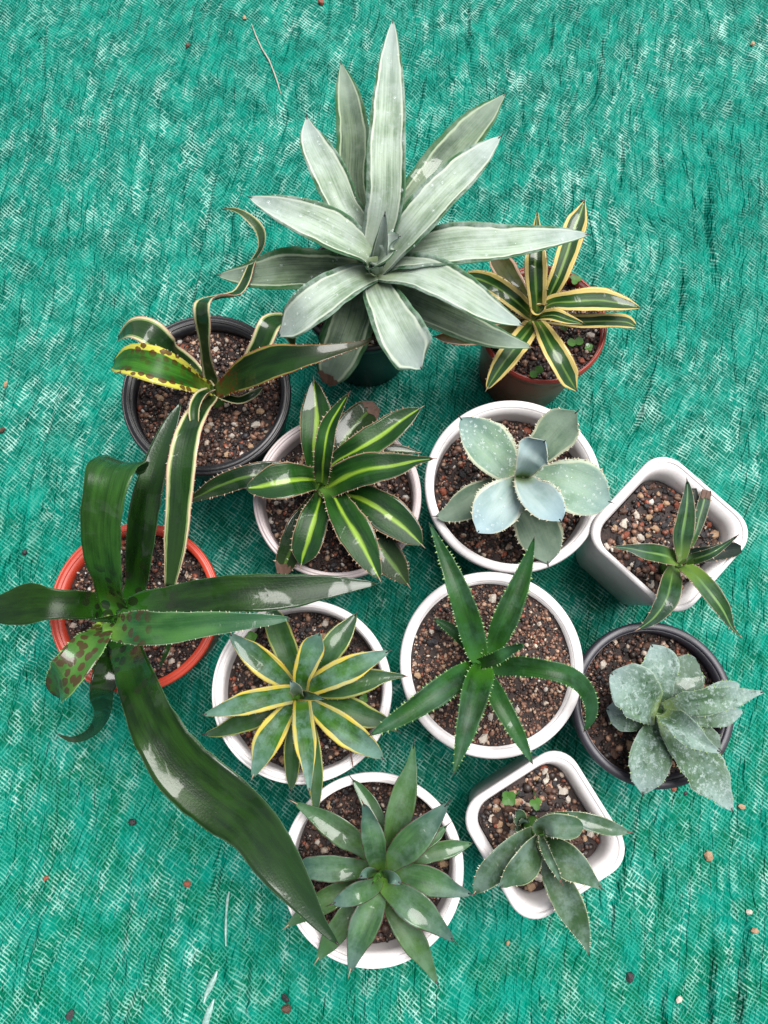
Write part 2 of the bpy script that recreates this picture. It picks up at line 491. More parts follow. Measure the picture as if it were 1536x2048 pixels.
def make_pot(key, name, label, cat, mat, kind='round', rot=0.0, lip=0.0055, taper=0.74, soil_drop=0.022, slope=0.93,
             tilt=0.0, grit_n=2300, grit_s=(0.0009, 0.0030), peb=None, probs=None, grooves=False, group=None, seed=1, soil_side=(0, 0)):
    p = POTS[key]
    R, h, pos = p['R'], p['h'], p['pos']
    r = np.random.default_rng(seed)
    n = 96
    shp = ring_shape(kind, n, rot)
    root = empty(name, (pos.x, pos.y, 0.0), label, cat, group)
    off = Vector((pos.x, pos.y, 0))
    lh = 0.010 if kind == 'round' else 0.005
    ri = R - lip
    rb = R * taper
    zs = h - soil_drop
    wall = 0.0016
    inn = lambda z: (ri - 0.0004) * (1 - (1 - slope) * min(1.0, (h - z) / soil_drop) ** 0.8 - 0.03 * max(0.0, (zs - z) / zs)) if kind == 'square' else \
        min(ri - 0.0002, (rb - wall) + (ri - rb + wall) * ((z - 0.004) / (h - 0.004)) ** 0.75)
    body = [(rb * 0.2, 0.0035), (rb - 0.006, 0.003), (rb - 0.003, 0.0), (rb, 0.002), (rb + (R - 0.003 - rb) * 0.5, h * 0.5), (R - 0.003, h - lh + 0.001)]
    body += [(ri - 0.0002, h - 0.001), (inn(h * 0.86), h * 0.86), (inn(h * 0.6), h * 0.6), (inn(0.012), 0.012), (rb * 0.2, 0.0065)]
    V_, F_ = loft(shp, body)
    V_ = [Vector(v) + off for v in V_]
    b0 = len(V_)
    F_.append(tuple(range(n))[::-1]); F_.append(tuple((len(body) - 1) * n + k for k in range(n)))
    mesh_obj('body', V_, F_, mat, root)
    if grooves:
        rim = [(R - 0.0022, h - lh), (R - 0.0004, h - lh + 0.0005), (R, h - 0.004), (R - 0.0006, h - 0.0012), (R - 0.0016, h - 0.0010), (R - 0.0021, h - 0.0016),
               (R - 0.0027, h - 0.0006), (ri + 0.0016, h), (ri + 0.0011, h - 0.0006), (ri + 0.0004, h - 0.0002), (ri, h - 0.0012), (ri + 0.0003, h - 0.005)]
    else:
        rim = [(R - 0.0022, h - lh), (R - 0.0004, h - lh + 0.0005), (R, h - 0.003), (R - 0.0006, h - 0.0010), (R - 0.0018, h - 0.0001), (ri + 0.0012, h),
               (ri + 0.0003, h - 0.0007), (ri, h - 0.002), (ri + 0.0004, h - 0.005)]
    V_, F_ = loft(shp, rim)
    mesh_obj('rim', [Vector(v) + off for v in V_], F_, mat, root)
    # soil
    rs = inn(zs)
    def sz(x, y):
        k = math.hypot(x, y) / rs
        return zs + 0.004 * (1 - k * k) + 0.0022 * float(vnoise(np.array(x * 55 + seed * 3.1), np.array(y * 55), 40 + seed)) + soil_side[0] * x + soil_side[1] * y
    SV, SF = [(0, 0, sz(0, 0))], []
    rings = 14
    for i in range(1, rings + 1):
        q = i / rings
        for (x, y) in shp:
            X, Y = x * rs * q * 1.004, y * rs * q * 1.004
            SV.append((X, Y, sz(X, Y)))
    for k in range(n): SF.append((0, 1 + k, 1 + (k + 1) % n))
    for i in range(rings - 1):
        for k in range(n):
            a = 1 + i * n
            SF.append((a + k, a + n + k, a + n + (k + 1) % n, a + (k + 1) % n))
    soil = mesh_obj('soil', [Vector(v) + off for v in SV], SF, M_SOIL, root)
    def inside(m, pad):
        out = []
        while len(out) < m:
            x, y = r.uniform(-1, 1, 2) * 1.0
            if kind == 'round':
                if x * x + y * y > pad * pad: continue
            else:
                if max(abs(x), abs(y)) > pad: continue
                c = 0.58 * pad
                if abs(x) > c and abs(y) > c and math.hypot(abs(x) - c, abs(y) - c) > 0.42 * pad: continue
                x, y = x * math.cos(rot) - y * math.sin(rot), x * math.sin(rot) + y * math.cos(rot)
            out.append((x * rs, y * rs))
        return out
    m = int(grit_n * (rs / 0.058) ** 2)
    pts = inside(m, 0.985)
    S = grit_s[0] + (grit_s[1] - grit_s[0]) * r.random(m) ** 2.2
    P = np.array([(x + off.x, y + off.y, sz(x, y) + r.uniform(-.3, .7) * s) for (x, y), s in zip(pts, S)])
    grit_cloud('grit', P, S, r, soil, probs)
    peb = peb or dict(dark=8, brown=8, red=4, tan=5, cream=4)
    for kd, cnt in peb.items():
        for (x, y) in inside(cnt, 0.93):
            s = r.uniform(0.0022, 0.0042)
            pebble((x + off.x, y + off.y, sz(x, y) + s * 0.35), s, kd, r, soil)
    p['soil_z'] = zs
    p['sz'] = sz
    return root

PG = 'plastic pots standing on the tarp'
make_pot('silver', 'flower_pot', 'small black plastic pot hidden beneath the large silver agave', 'pot', M_BLACK, lip=0.004, seed=2, group=PG)
make_pot('cream', 'flower_pot', 'small brick red plastic pot holding the cream edged agave and weeds', 'pot', M_RED, lip=0.003, taper=0.78, soil_drop=0.012, seed=3, group=PG,
         probs=np.array([.26, .22, .14, .10, .07, .04, .03, .02, .02, .02, .07, .01]), peb=dict(dark=14, brown=8, red=2, cream=3))
make_pot('ribbon', 'flower_pot', 'round black plastic pot holding the curling ribbon leaved agave', 'pot', M_BLACK, lip=0.0075, soil_drop=0.016, grooves=True, seed=4, group=PG,
         peb=dict(dark=6, brown=8, red=4, tan=6, cream=9))
make_pot('spotted', 'flower_pot', 'round orange red plastic pot holding the big spotted agave', 'pot', M_TERRA, lip=0.0066, soil_drop=0.014, grooves=True, seed=5, group=PG,
         peb=dict(dark=5, brown=8, red=5, tan=7, cream=7))
make_pot('lime', 'flower_pot', 'round grubby mauve white pot holding the lime striped agave', 'pot', M_MAUVE, lip=0.0052, soil_drop=0.024, grooves=True, seed=6, group=PG,
         peb=dict(dark=6, brown=12, red=2, tan=2, cream=1))
make_pot('blue', 'flower_pot', 'round white pot holding the powdery blue agave with droplets', 'pot', M_WHITE, lip=0.0068, soil_drop=0.026, seed=7, group=PG,
         peb=dict(dark=12, brown=10, red=7, tan=3, cream=3))
make_pot('sqtop', 'square_pot', 'square white pot beside the powdery blue agave, holding a slim striped agave', 'pot', M_WHITE, kind='square', rot=math.radians(46), lip=0.0042, taper=0.76,
         soil_drop=0.024, slope=0.86, seed=8, group=PG, grit_s=(0.0011, 0.0034), grit_n=1400, peb=dict(dark=26, brown=16, red=18, tan=16, cream=12))
make_pot('yellow', 'flower_pot', 'round white pot holding the yellow edged rosette agave', 'pot', M_WHITE, lip=0.0062, soil_drop=0.023, grooves=True, seed=9, group=PG,
         peb=dict(dark=6, brown=10, red=3, tan=3, cream=5))
make_pot('green', 'flower_pot', 'round white pot holding the plain green star shaped agave', 'pot', M_WHITE, lip=0.0078, soil_drop=0.009, seed=10, group=PG, grit_s=(0.0008, 0.0022), grit_n=3000,
         probs=np.array([.08, .09, .13, .16, .16, .11, .08, .08, .04, .04, .02, .01]), peb=dict(dark=5, brown=4, red=2, tan=7, cream=8))
make_pot('scaly', 'flower_pot', 'round charcoal pot with wide rim holding the scurfy grey agave', 'pot', M_GREY, lip=0.0066, soil_drop=0.016, seed=11, group=PG,
         probs=np.array([.22, .22, .16, .11, .08, .05, .03, .03, .02, .03, .04, .01]), peb=dict(dark=5, brown=16, red=5, tan=3, cream=2))
make_pot('sqbottom', 'square_pot', 'square white pot with clover seedlings beside the red edged agave', 'pot', M_WHITE, kind='square', rot=math.radians(31), lip=0.0042, taper=0.76,
         soil_drop=0.024, slope=0.86, seed=12, group=PG, grit_s=(0.0011, 0.0034), grit_n=1400, peb=dict(dark=16, brown=26, red=10, tan=24, cream=20))
make_pot('redge', 'flower_pot', 'round white pot holding the blue green agave with red leaf edges', 'pot', M_WHITE, lip=0.0065, soil_drop=0.027, grooves=True, seed=13, group=PG,
         probs=np.array([.2, .2, .16, .13, .1, .06, .04, .03, .02, .02, .03, .01]), peb=dict(dark=6, brown=14, red=2, tan=3, cream=2))

# ------------------------------------------------------------------ leaf materials
def leaf_mat(name, c1, c2, base=None, tip=None, margin=None, mw=0.7, stripe=None, sw=0.16, line=None, edge=None, streak=0.5,
             spots=None, spot_scale=130, spot_u=(0.0, 0.4), spot_thr=0.42, spot_margin=False, bloom=None, bloom_amt=0.0, bloom_scale=60,
             wet=0.5, rough=0.42, wet_scale=26, edge_w=0.94, base_len=0.28, bumpy=0.25, scurf=0.0, tip_from=0.55, mfade=0.10):
    n = NB(name)
    uv = n.uv('UVMap'); dv = n.uv('dist')
    u, v, _ = n.sep(uv); s, d, _ = n.sep(dv)
    rnd = n.math('MULTIPLY', n.rand(), 37.0)
    P = n.comb(s, d, rnd)
    a = n.math('ABSOLUTE', n.math('SUBTRACT', n.math('MULTIPLY', v, 2.0), 1.0))
    wob = n.math('MULTIPLY', n.math('SUBTRACT', n.noise(n.comb(n.math('MULTIPLY', s, 45), n.math('MULTIPLY', v, 3.0), rnd), 1, 3), 0.5), 0.26)
    aw = n.math('ADD', a, wob)
    fine = n.noise(n.comb(n.math('MULTIPLY', s, 14), n.math('MULTIPLY', d, 900), rnd), 1, 3, 0.6)
    broad = n.noise(n.comb(n.math('MULTIPLY', s, 30), n.math('MULTIPLY', d, 120), rnd), 1, 3)
    f = n.math('ADD', n.math('MULTIPLY', n.math('SUBTRACT', fine, 0.5), streak * 2.4), n.ss(broad, 0.3, 0.7), clamp=True)
    col = n.mix(f, hexc(c1), hexc(c2))
    if tip: col = n.mix(n.ss(u, tip_from, 1.0, 0, 0.85), col, hexc(tip))
    if base: col = n.mix(n.ss(u, 0.02, base_len, 1, 0), col, hexc(base))
    if stripe: col = n.mix(n.ss(aw, sw - 0.07, sw + 0.09, 0.92, 0), col, n.mix(n.ss(fine, 0.35, 0.65), hexc(stripe), n.mix(0.35, hexc(stripe), hexc(c1))))
    if line: col = n.mix(n.math('MULTIPLY', n.ss(aw, mw - 0.12, mw - 0.03), n.ss(aw, mw, mw + 0.05, 1, 0)), col, hexc(line))
    am = n.math('SUBTRACT', aw, n.ss(u, 0.45, 1.0, 0.0, mfade))
    if margin: col = n.mix(n.ss(am, mw - 0.03, mw + 0.03), col, n.mix(n.ss(fine, 0.5, 0.75, 0, 0.35), hexc(margin), hexc(c1)))
    if edge: col = n.mix(n.ss(n.math('ADD', a, n.math('MULTIPLY', wob, 0.3)), edge_w - 0.03, edge_w + 0.03), col, hexc(edge))
    rg = rough
    if bloom:
        bn = n.noise(P, bloom_scale, 5, 0.7)
        bm = n.math('MULTIPLY', n.ss(bn, 0.40, 0.66), bloom_amt)
        col = n.mix(bm, col, hexc(bloom))
        rg = n.math('ADD', rough, n.math('MULTIPLY', bm, 0.25))
    if scurf:
        sn = n.ss(n.noise(P, 260, 5, 0.78), 0.50, 0.62)
        col = n.mix(n.math('MULTIPLY', sn, scurf), col, hexc('a9bdb8'))
        sk = n.ss(n.noise(P, 150, 5, 0.75), 0.55, 0.66)
        col = n.mix(n.math('MULTIPLY', sk, scurf * 0.7), col, hexc('2e4a33'))
    if spots:
        pv = n.comb(n.math('ADD', n.math('MULTIPLY', s, 0.75), rnd), d, 0.0)
        pd = n.vmath('ADD', pv, n.comb(n.math('MULTIPLY', n.noise(P, 300, 2), 0.0022), n.math('MULTIPLY', n.noise(n.comb(d, s, rnd), 300, 2), 0.0022), 0))
        vd, vc = n.voro(pd, spot_scale, 0.85)
        pick = n.math('GREATER_THAN', n.sep(vc)[0], 0.30)
        size = n.math('ADD', spot_thr - 0.16, n.math('MULTIPLY', n.sep(vc)[1], 0.2))
        m = n.math('MULTIPLY', n.ss(vd, n.math('SUBTRACT', size, 0.05), size, 1, 0), pick)
        m = n.math('MULTIPLY', m, n.ss(u, spot_u[0] + (spot_u[1] - spot_u[0]) * 0.75, spot_u[1], 0.88, 0))
        if spot_margin: m = n.math('MULTIPLY', m, n.ss(a, 0.35, 0.7, 0.35, 1))
        col = n.mix(m, col, hexc(spots))
    wn_ = n.noise(P, wet_scale, 4, 0.55, 0.4)
    thr = 0.66 - 0.30 * wet
    wm = n.ss(wn_, thr - 0.012, thr + 0.018)
    rg = n.math('SUBTRACT', rg, n.math('MULTIPLY', wm, 0.10))
    bmp = n.bump(n.math('ADD', n.math('MULTIPLY', fine, 0.6), n.noise(P, 600, 2)), bumpy, 0.0005)
    cb = n.bump(n.math('ADD', n.math('MULTIPLY', wm, 0.8), n.math('MULTIPLY', n.noise(P, 90, 2), 0.6)), 0.12, 0.002)
    return n.set(color=col, rough=rg, normal=bmp, spec=0.16, coat=n.math('MULTIPLY', wm, 0.36 if wet > 0.05 else 0.0), coat_rough=0.08, coat_ior=1.6, coat_normal=cb)

def flat_mat(name, c, rough=0.5):
    n = NB(name)
    cc = n.mix(n.ss(n.noise(n.obj(), 400, 3), 0.3, 0.7), hexc(c), n.mix(0.4, hexc(c), (0.02, 0.015, 0.01)))
    return n.set(color=cc, rough=rough)
M_SPINE = flat_mat('dark brown spine', '2c1a18')
M_SPINE_R = flat_mat('reddish spine', '7a3b2c')
M_TAN = flat_mat('tan horn', 'b59a80')
M_TOOTH_G = flat_mat('pale green tooth', '9fc07a')
M_TOOTH_W = flat_mat('cream tooth', 'ded6bb')
M_TOOTH_R = flat_mat('red brown tooth', '6b3025')
M_DEAD = flat_mat('dried brown tip', '6a4a3a', 0.7)

MATS = {
 'silver':  leaf_mat('silver leaf', '7d937a', 'b4c7b2', base='97ab80', tip='a3b3b0', margin='2a5230', mw=0.80, line='ccd8c2', edge='4f7a55', streak=0.9, wet=0.10, rough=0.5, bloom='c6d3cf', bloom_amt=0.45, bloom_scale=40),
 'silver2': leaf_mat('greyed silver leaf', '3f5640', '73886a', base='80955f', tip='86988a', margin='2c5a2c', mw=0.76, line='a9b99a', edge='3c6a40', streak=1.0, wet=0.30, rough=0.48, bloom='a9b9ac', bloom_amt=0.25, bloom_scale=40),
 'cream':   leaf_mat('cream edged leaf', '163512', '2c561f', base='5d7a2c', tip='36553a', margin='dcc678', mw=0.61, stripe='86a850', sw=0.07, streak=0.7, wet=0.55, edge='8a6a4a', edge_w=0.97),
 'cream_b': leaf_mat('brownish cream edged leaf', '33401a', '4c5226', base='5e5a2c', tip='4a3a24', margin='bf9f86', mw=0.74, streak=0.7, wet=0.6, edge='8a5648', edge_w=0.96),
 'ribbon':  leaf_mat('ribbon leaf', '132d15', '24441c', base='39511f', tip='36502c', margin='d9cfa2', mw=0.76, streak=0.8, wet=0.5, edge='b98a7e', edge_w=0.95, line='86a060'),
 'ribbon_s':leaf_mat('spotted ribbon leaf', '1f4a16', '3f7a22', base='6d8a2a', margin='d3cf52', mw=0.66, streak=0.5, wet=0.55, edge='b9a85a', edge_w=0.97, spots='4c2012', spot_scale=190, spot_u=(0, 0.95), spot_thr=0.46, spot_margin=True),
 'ribbon_r':leaf_mat('red edged ribbon leaf', '122a12', '203f18', base='4a5a22', tip='3a3a24', margin='8a8a44', mw=0.88, streak=0.5, wet=0.35, edge='94503c', edge_w=0.955, spots='6d2a18', spot_scale=230, spot_u=(0, 0.26), spot_thr=0.46, spot_margin=True),
 'big':     leaf_mat('dark green leaf', '10280c', '224312', base='2f6a1c', tip='263f28', streak=0.35, wet=0.55, rough=0.33, wet_scale=15, edge='4a6a4a', edge_w=0.975, spots='24301c', spot_scale=110, spot_u=(0, 0.34), spot_thr=0.42),
 'big_m':   leaf_mat('mid green leaf', '214513', '396824', base='3f7a1c', tip='24452c', streak=0.7, wet=0.50, rough=0.34, wet_scale=22, edge='4a6a4a', edge_w=0.975, spots='24301c', spot_scale=110, spot_u=(0, 0.36), spot_thr=0.45),
 'big_l':   leaf_mat('light green leaf', '29552a', '46753c', base='6a9a3c', tip='2f5a44', streak=0.4, wet=0.60, rough=0.36, wet_scale=60, edge='8fae8a', edge_w=0.965, spots='4a3a2a', spot_scale=130, spot_u=(0, 0.42), spot_thr=0.50),
 'big_s':   leaf_mat('spotted green leaf', '3a682a', '527f38', base='8fb83c', tip='33561f', streak=0.3, wet=0.40, rough=0.36, wet_scale=40, edge='86b070', edge_w=0.965, spots='4a3426', spot_scale=185, spot_u=(0, 1.25), spot_thr=0.55, tip_from=0.62),
 'lime':    leaf_mat('lime striped leaf', '123214', '26521a', base='5f8a3a', tip='1c3f22', stripe='9ac23c', sw=0.11, streak=0.4, wet=0.50, rough=0.36, edge='a58a72', edge_w=0.955, base_len=0.22),
 'lime_d':  leaf_mat('dull lime striped leaf', '102815', '1f391a', base='3a5a22', tip='2c3f22', stripe='5c7f34', sw=0.10, streak=0.4, wet=0.60, rough=0.36, edge='8a6f5a', edge_w=0.955),
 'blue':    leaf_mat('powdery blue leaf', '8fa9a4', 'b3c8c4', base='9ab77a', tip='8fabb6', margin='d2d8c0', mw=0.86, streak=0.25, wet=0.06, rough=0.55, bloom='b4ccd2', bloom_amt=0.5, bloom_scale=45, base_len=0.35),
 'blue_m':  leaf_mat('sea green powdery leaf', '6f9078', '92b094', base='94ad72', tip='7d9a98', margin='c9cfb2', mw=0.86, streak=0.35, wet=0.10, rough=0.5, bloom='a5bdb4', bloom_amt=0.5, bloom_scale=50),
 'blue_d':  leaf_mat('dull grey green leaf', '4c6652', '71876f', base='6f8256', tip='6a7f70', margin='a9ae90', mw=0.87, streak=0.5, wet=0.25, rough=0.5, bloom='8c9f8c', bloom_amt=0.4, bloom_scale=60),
 'slim':    leaf_mat('green striped slim leaf', '17341a', '30562a', base='86ad4a', tip='2f4a3c', stripe='7fa85c', sw=0.10, streak=0.5, wet=0.30, rough=0.40, edge='b0a088', edge_w=0.945, bloom='5f7f74', bloom_amt=0.3, bloom_scale=50, base_len=0.45),
 'yellow':  leaf_mat('yellow edged leaf', '224816', '3c6c22', base='5a8a2a', tip='5f8478', margin='d4bf4a', mw=0.68, streak=0.5, wet=0.18, rough=0.42, edge='8a6a34', edge_w=0.975, bloom='7fa39a', bloom_amt=0.45, bloom_scale=70, mfade=0.30),
 'yellow_d':leaf_mat('dull yellow edged leaf', '244a1c', '3c642a', base='3f6224', tip='36503a', margin='9aa04a', mw=0.80, streak=0.5, wet=0.35, rough=0.40, edge='6a4a38', edge_w=0.975, bloom='5f7f70', bloom_amt=0.25, bloom_scale=70),
 'green':   leaf_mat('plain green leaf', '153612', '28581c', base='3f7a20', tip='1f4f24', streak=0.45, wet=0.20, rough=0.36, edge='3f6f3a', edge_w=0.97, bloom='5f8f76', bloom_amt=0.25, bloom_scale=30),
 'scaly':   leaf_mat('scurfy grey leaf', '3f6140', '688668', base='93ac6a', tip='93aaa8', streak=0.2, wet=0.05, rough=0.6, edge='a3b5a8', edge_w=0.965, bloom='9fb8b6', bloom_amt=0.45, bloom_scale=45, scurf=0.85, bumpy=0.9),
 'scaly_d': leaf_mat('dull scurfy leaf', '3f5c40', '5c7558', base='56722f', tip='62786a', streak=0.2, wet=0.20, rough=0.6, edge='7f927f', edge_w=0.965, bloom='7f948c', bloom_amt=0.45, bloom_scale=45, scurf=0.4, bumpy=0.6),
 'dull':    leaf_mat('dusty green leaf', '284626', '42623a', base='55763a', tip='4a6a52', streak=0.3, wet=0.25, rough=0.45, edge='a9b588', edge_w=0.955, bloom='8ea6a0', bloom_amt=0.42, bloom_scale=55),
 'redge':   leaf_mat('red edged blue green leaf', '2f5230', '4b7344', base='5f8a34', tip='3f5f5c', streak=0.3, wet=0.30, rough=0.42, edge='4a2226', edge_w=0.955, bloom='86a397', bloom_amt=0.28, bloom_scale=60, base_len=0.4),
 'redge_g': leaf_mat('greener lower leaf', '335226', '4b6e38', base='5f822c', tip='3f6a44', streak=0.4, wet=0.45, rough=0.40, edge='4a3f2c', edge_w=0.97, bloom='76967f', bloom_amt=0.35, bloom_scale=50),
 'dark':    leaf_mat('very dark leaf', '101d18', '1c3024', streak=0.5, wet=0.45, rough=0.45, edge='5a5a48', edge_w=0.96),
 'weed':    leaf_mat('weed leaflet', '3a6a28', '527f38', streak=0.2, wet=0.1),
}

# ------------------------------------------------------------------ leaves
NU, NV = 44, 12
def leaf_mesh(P3, W, chan, thick, roll, fold, wavy, seed, mat, rag=0.035):
    """P3 (m,3) midline, W (m) full widths in metres"""
    m = len(P3)
    T = np.gradient(P3, axis=0); T /= np.linalg.norm(T, axis=1)[:, None] + 1e-9
    Z = np.array([0, 0, 1.0])
    S = np.cross(T, Z)
    ln = np.linalg.norm(S, axis=1)
    for i in range(m):
        if ln[i] < 0.15: S[i] = S[i-1] if i else np.array([1, 0, 0])
        elif i and np.dot(S[i], S[i-1]) < -0.3: S[i] = S[i]
    S /= np.linalg.norm(S, axis=1)[:, None] + 1e-9
    for _ in range(2):
        S[1:-1] = (S[:-2] + 2 * S[1:-1] + S[2:]) / 4
    S -= (S * T).sum(1)[:, None] * T
    S /= np.linalg.norm(S, axis=1)[:, None] + 1e-9
    N = np.cross(S, T)
    c, s = np.cos(roll)[:, None], np.sin(roll)[:, None]
    S, N = S * c + N * s, N * c - S * s
    arc = np.concatenate([[0], np.cumsum(np.linalg.norm(np.diff(P3, axis=0), axis=1))])
    v = np.linspace(-1, 1, NV + 1)
    hw = W / 2
    jit = 1 + rag * vnoise(arc[:, None] * 160 + seed * 7.7, np.sign(v)[None, :] * 3.3 + seed, 77) * (np.abs(v)[None, :] ** 2)
    lat = hw[:, None] * v[None, :] * jit
    prof = (1 - fold) * (v ** 2) + fold * np.abs(v) ** 1.05
    up = hw[:, None] * chan * prof[None, :]
    up += wavy * hw[:, None] * (np.abs(v)[None, :] ** 1.5) * np.sin(arc[:, None] / 0.016 + seed + np.where(v > 0, 2.1, 0)[None, :])
    top = P3[:, None, :] + S[:, None, :] * lat[:, :, None] + N[:, None, :] * up[:, :, None]
    th = (0.0006 + (thick - 0.0006) * (1 - v[None, :] ** 2)) * np.clip(hw[:, None] / 0.006, 0.15, 1)
    bot = top - N[:, None, :] * th[:, :, None]
    k = NV + 1
    VV = np.concatenate([top.reshape(-1, 3), bot.reshape(-1, 3)])
    q = m * k
    F = []
    for i in range(m - 1):
        for j in range(NV):
            a = i * k + j
            F.append((a, a + 1, a + k + 1, a + k))
            F.append((q + a, q + a + k, q + a + k + 1, q + a + 1))
        a = i * k
        F.append((a, a + k, q + a + k, q + a))
        a = i * k + NV
        F.append((a, q + a, q + a + k, a + k))
    for j in range(NV):
        F.append((j, q + j, q + j + 1, j + 1))
        a = (m - 1) * k + j
        F.append((a, a + 1, q + a + 1, q + a))
    me = bpy.data.meshes.new('leaf')
    me.from_pydata(VV.tolist(), [], F)
    me.polygons.foreach_set('use_smooth', [True] * len(me.polygons))
    U1 = np.stack(np.broadcast_arrays((arc / arc[-1])[:, None], (v[None, :] + 1) / 2), -1).reshape(-1, 2)
    U2 = np.stack(np.broadcast_arrays(arc[:, None], lat), -1).reshape(-1, 2)
    vi = np.zeros(len(me.loops), int); me.loops.foreach_get('vertex_index', vi)
    vi = vi % q
    me.uv_layers.new(name='UVMap').data.foreach_set('uv', U1[vi].astype(np.float32).ravel())
    me.uv_layers.new(name='dist').data.foreach_set('uv', U2[vi].astype(np.float32).ravel())
    me.materials.append(mat)
    return me, top, S, N, T, arc

def make_leaf(plant, L, cfg, idx):
    """L: dict(p=[(x,y,w)...], z=(base,mid,tip) or list in cm, ...)"""
    x0, y0, sc_ = cfg['reg']
    pts = [(x / sc_ + x0, y / sc_ + y0, w_ / sc_) for x, y, w_ in L['p']]
    cx, cy = cfg['ctr'][0] / sc_ + x0, cfg['ctr'][1] / sc_ + y0
    z = L['z']
    dx, dy = pts[0][0] - cx, pts[0][1] - cy
    if not L.get('loose') and math.hypot(dx, dy) > 9:
        k = 2.5 / math.hypot(dx, dy)
        pts = [(cx + dx * k, cy + dy * k, pts[0][2] * 0.62)] + pts
        if len(z) > 3: z = [z[0] - 0.5] + list(z)
    xy = np.array(pts)
    d = np.concatenate([[0], np.cumsum(np.hypot(*np.diff(xy[:, :2], axis=0).T))]); t = d / d[-1]
    if len(z) == 3:
        zz = np.where(t < 0.5, z[0] + (z[1] - z[0]) * np.sin(np.clip(t / 0.5, 0, 1) * math.pi / 2), z[1] + (z[2] - z[1]) * (np.clip((t - 0.5) / 0.5, 0, 1)) ** 1.6)
    else: zz = np.array(z, float)
    rl = L.get('roll', 0.0)
    rl = np.interp(t, np.linspace(0, 1, len(rl)), rl) if isinstance(rl, (list, tuple)) else np.full(len(t), rl)
    ctl = np.column_stack([xy, zz / 100.0, np.radians(rl)])
    sp = L.get('spine', cfg.get('spine', 12.0))
    D = spline(ctl, NU + 1)
    # keep the tip for the spine
    dd = np.concatenate([[0], np.cumsum(np.hypot(*np.diff(D[:, :2], axis=0).T))])
    wpx = np.clip(D[:, 2] * cfg.get('wide', 1.0), 3.0, None)
    P3 = np.array([at(a, b, c) for a, b, c in D[:, [0, 1, 3]]])
    W = np.array([metres(p, w_) for p, w_ in zip(P3, wpx)])
    if sp > 0:
        keep = dd < dd[-1] - sp * 0.7
        n_ = max(int(keep.sum()), 8)
    else: n_ = len(P3)
    tipP = P3[n_-1:].copy()
    seed = idx * 1.37 + cfg['seed'] * 11.1
    P3s, Ws, R_ = P3[:n_], W[:n_].copy(), D[:n_, 4]
    if sp > 0:
        tt_ = np.linspace(0, 1, n_)
        Ws = np.minimum(Ws, 0.0013 + np.clip(1 - tt_, 0, 1) * Ws.max() * 5.0)
    # resample so that the kept blade has the full resolution
    s0 = np.linspace(0, 1, n_); s1 = np.linspace(0, 1, NU + 1)
    P3s = np.column_stack([np.interp(s1, s0, P3s[:, k]) for k in range(3)])
    Ws = np.interp(s1, s0, Ws); R_ = np.interp(s1, s0, R_)
    me, top, S, N, T, arc = leaf_mesh(P3s, Ws, L.get('chan', cfg.get('chan', 0.25)), cfg.get('thick', 0.0024), R_, L.get('fold', cfg.get('fold', 0.3)),
                                      L.get('wavy', cfg.get('wavy', 0.03)), seed, MATS[L.get('m', cfg['mat'])], cfg.get('rag', 0.035))
    leaf = bpy.data.objects.new('leaf', me)
    COL.objects.link(leaf)
    leaf.parent = plant; leaf.matrix_parent_inverse = plant.matrix_world.inverted()
    if 'label' in L: leaf['label'] = L['label']
    if sp > 0:
        e = P3s[-1]; r0 = min(max(Ws[-1] * 0.42, 0.0005), 0.0008)
        t_ = T[-1]
        lng = metres(e, sp)
        path = [e - t_ * 0.002, e + t_ * lng * 0.35, e + t_ * lng * 0.7, e + t_ * lng]
        Vt, Ft = tube([Vector(q) for q in path], [r0, r0 * 0.75, r0 * 0.42, 0.00012], 7)
        mesh_obj('spine', Vt, Ft, L.get('spine_mat', cfg.get('spine_mat', M_SPINE)), leaf)
    th = L.get('teeth', cfg.get('teeth'))
    if th:
        sp_m, size, tm = th
        r = np.random.default_rng(int(seed * 100) % 100000)
        Vt, Ft = [], []
        for side, j in ((-1, 0), (1, NV)):
            q = arc[-1] * 0.08
            while q < arc[-1] * 0.93:
                i = min(max(int(np.searchsorted(arc, q)), 1), len(arc) - 1)
                k = (q - arc[i-1]) / (arc[i] - arc[i-1])
                p = top[i-1, j] * (1 - k) + top[i, j] * k
                o_ = side * S[i] * 0.95 + T[i] * r.uniform(-.1, .5) + N[i] * 0.25
                o_ /= np.linalg.norm(o_)
                h = size * r.uniform(.35, 1.35); b = h * 0.5
                nn = N[i]
                bse = p - side * S[i] * size * 0.35 - nn * 0.0002
                b0 = len(Vt)
                Vt += [bse + T[i] * b, bse - T[i] * b, bse + nn * b * 0.6, bse - nn * b * 0.6, p + o_ * h]
                Ft += [(b0, b0+2, b0+4), (b0+2, b0+1, b0+4), (b0+1, b0+3, b0+4), (b0+3, b0, b0+4)]
                q += sp_m * r.uniform(.45, 1.8)
        mesh_obj('marginal_teeth', Vt, Ft, tm, leaf, smooth=False)
    dr = L.get('drops', cfg.get('drops', 0))
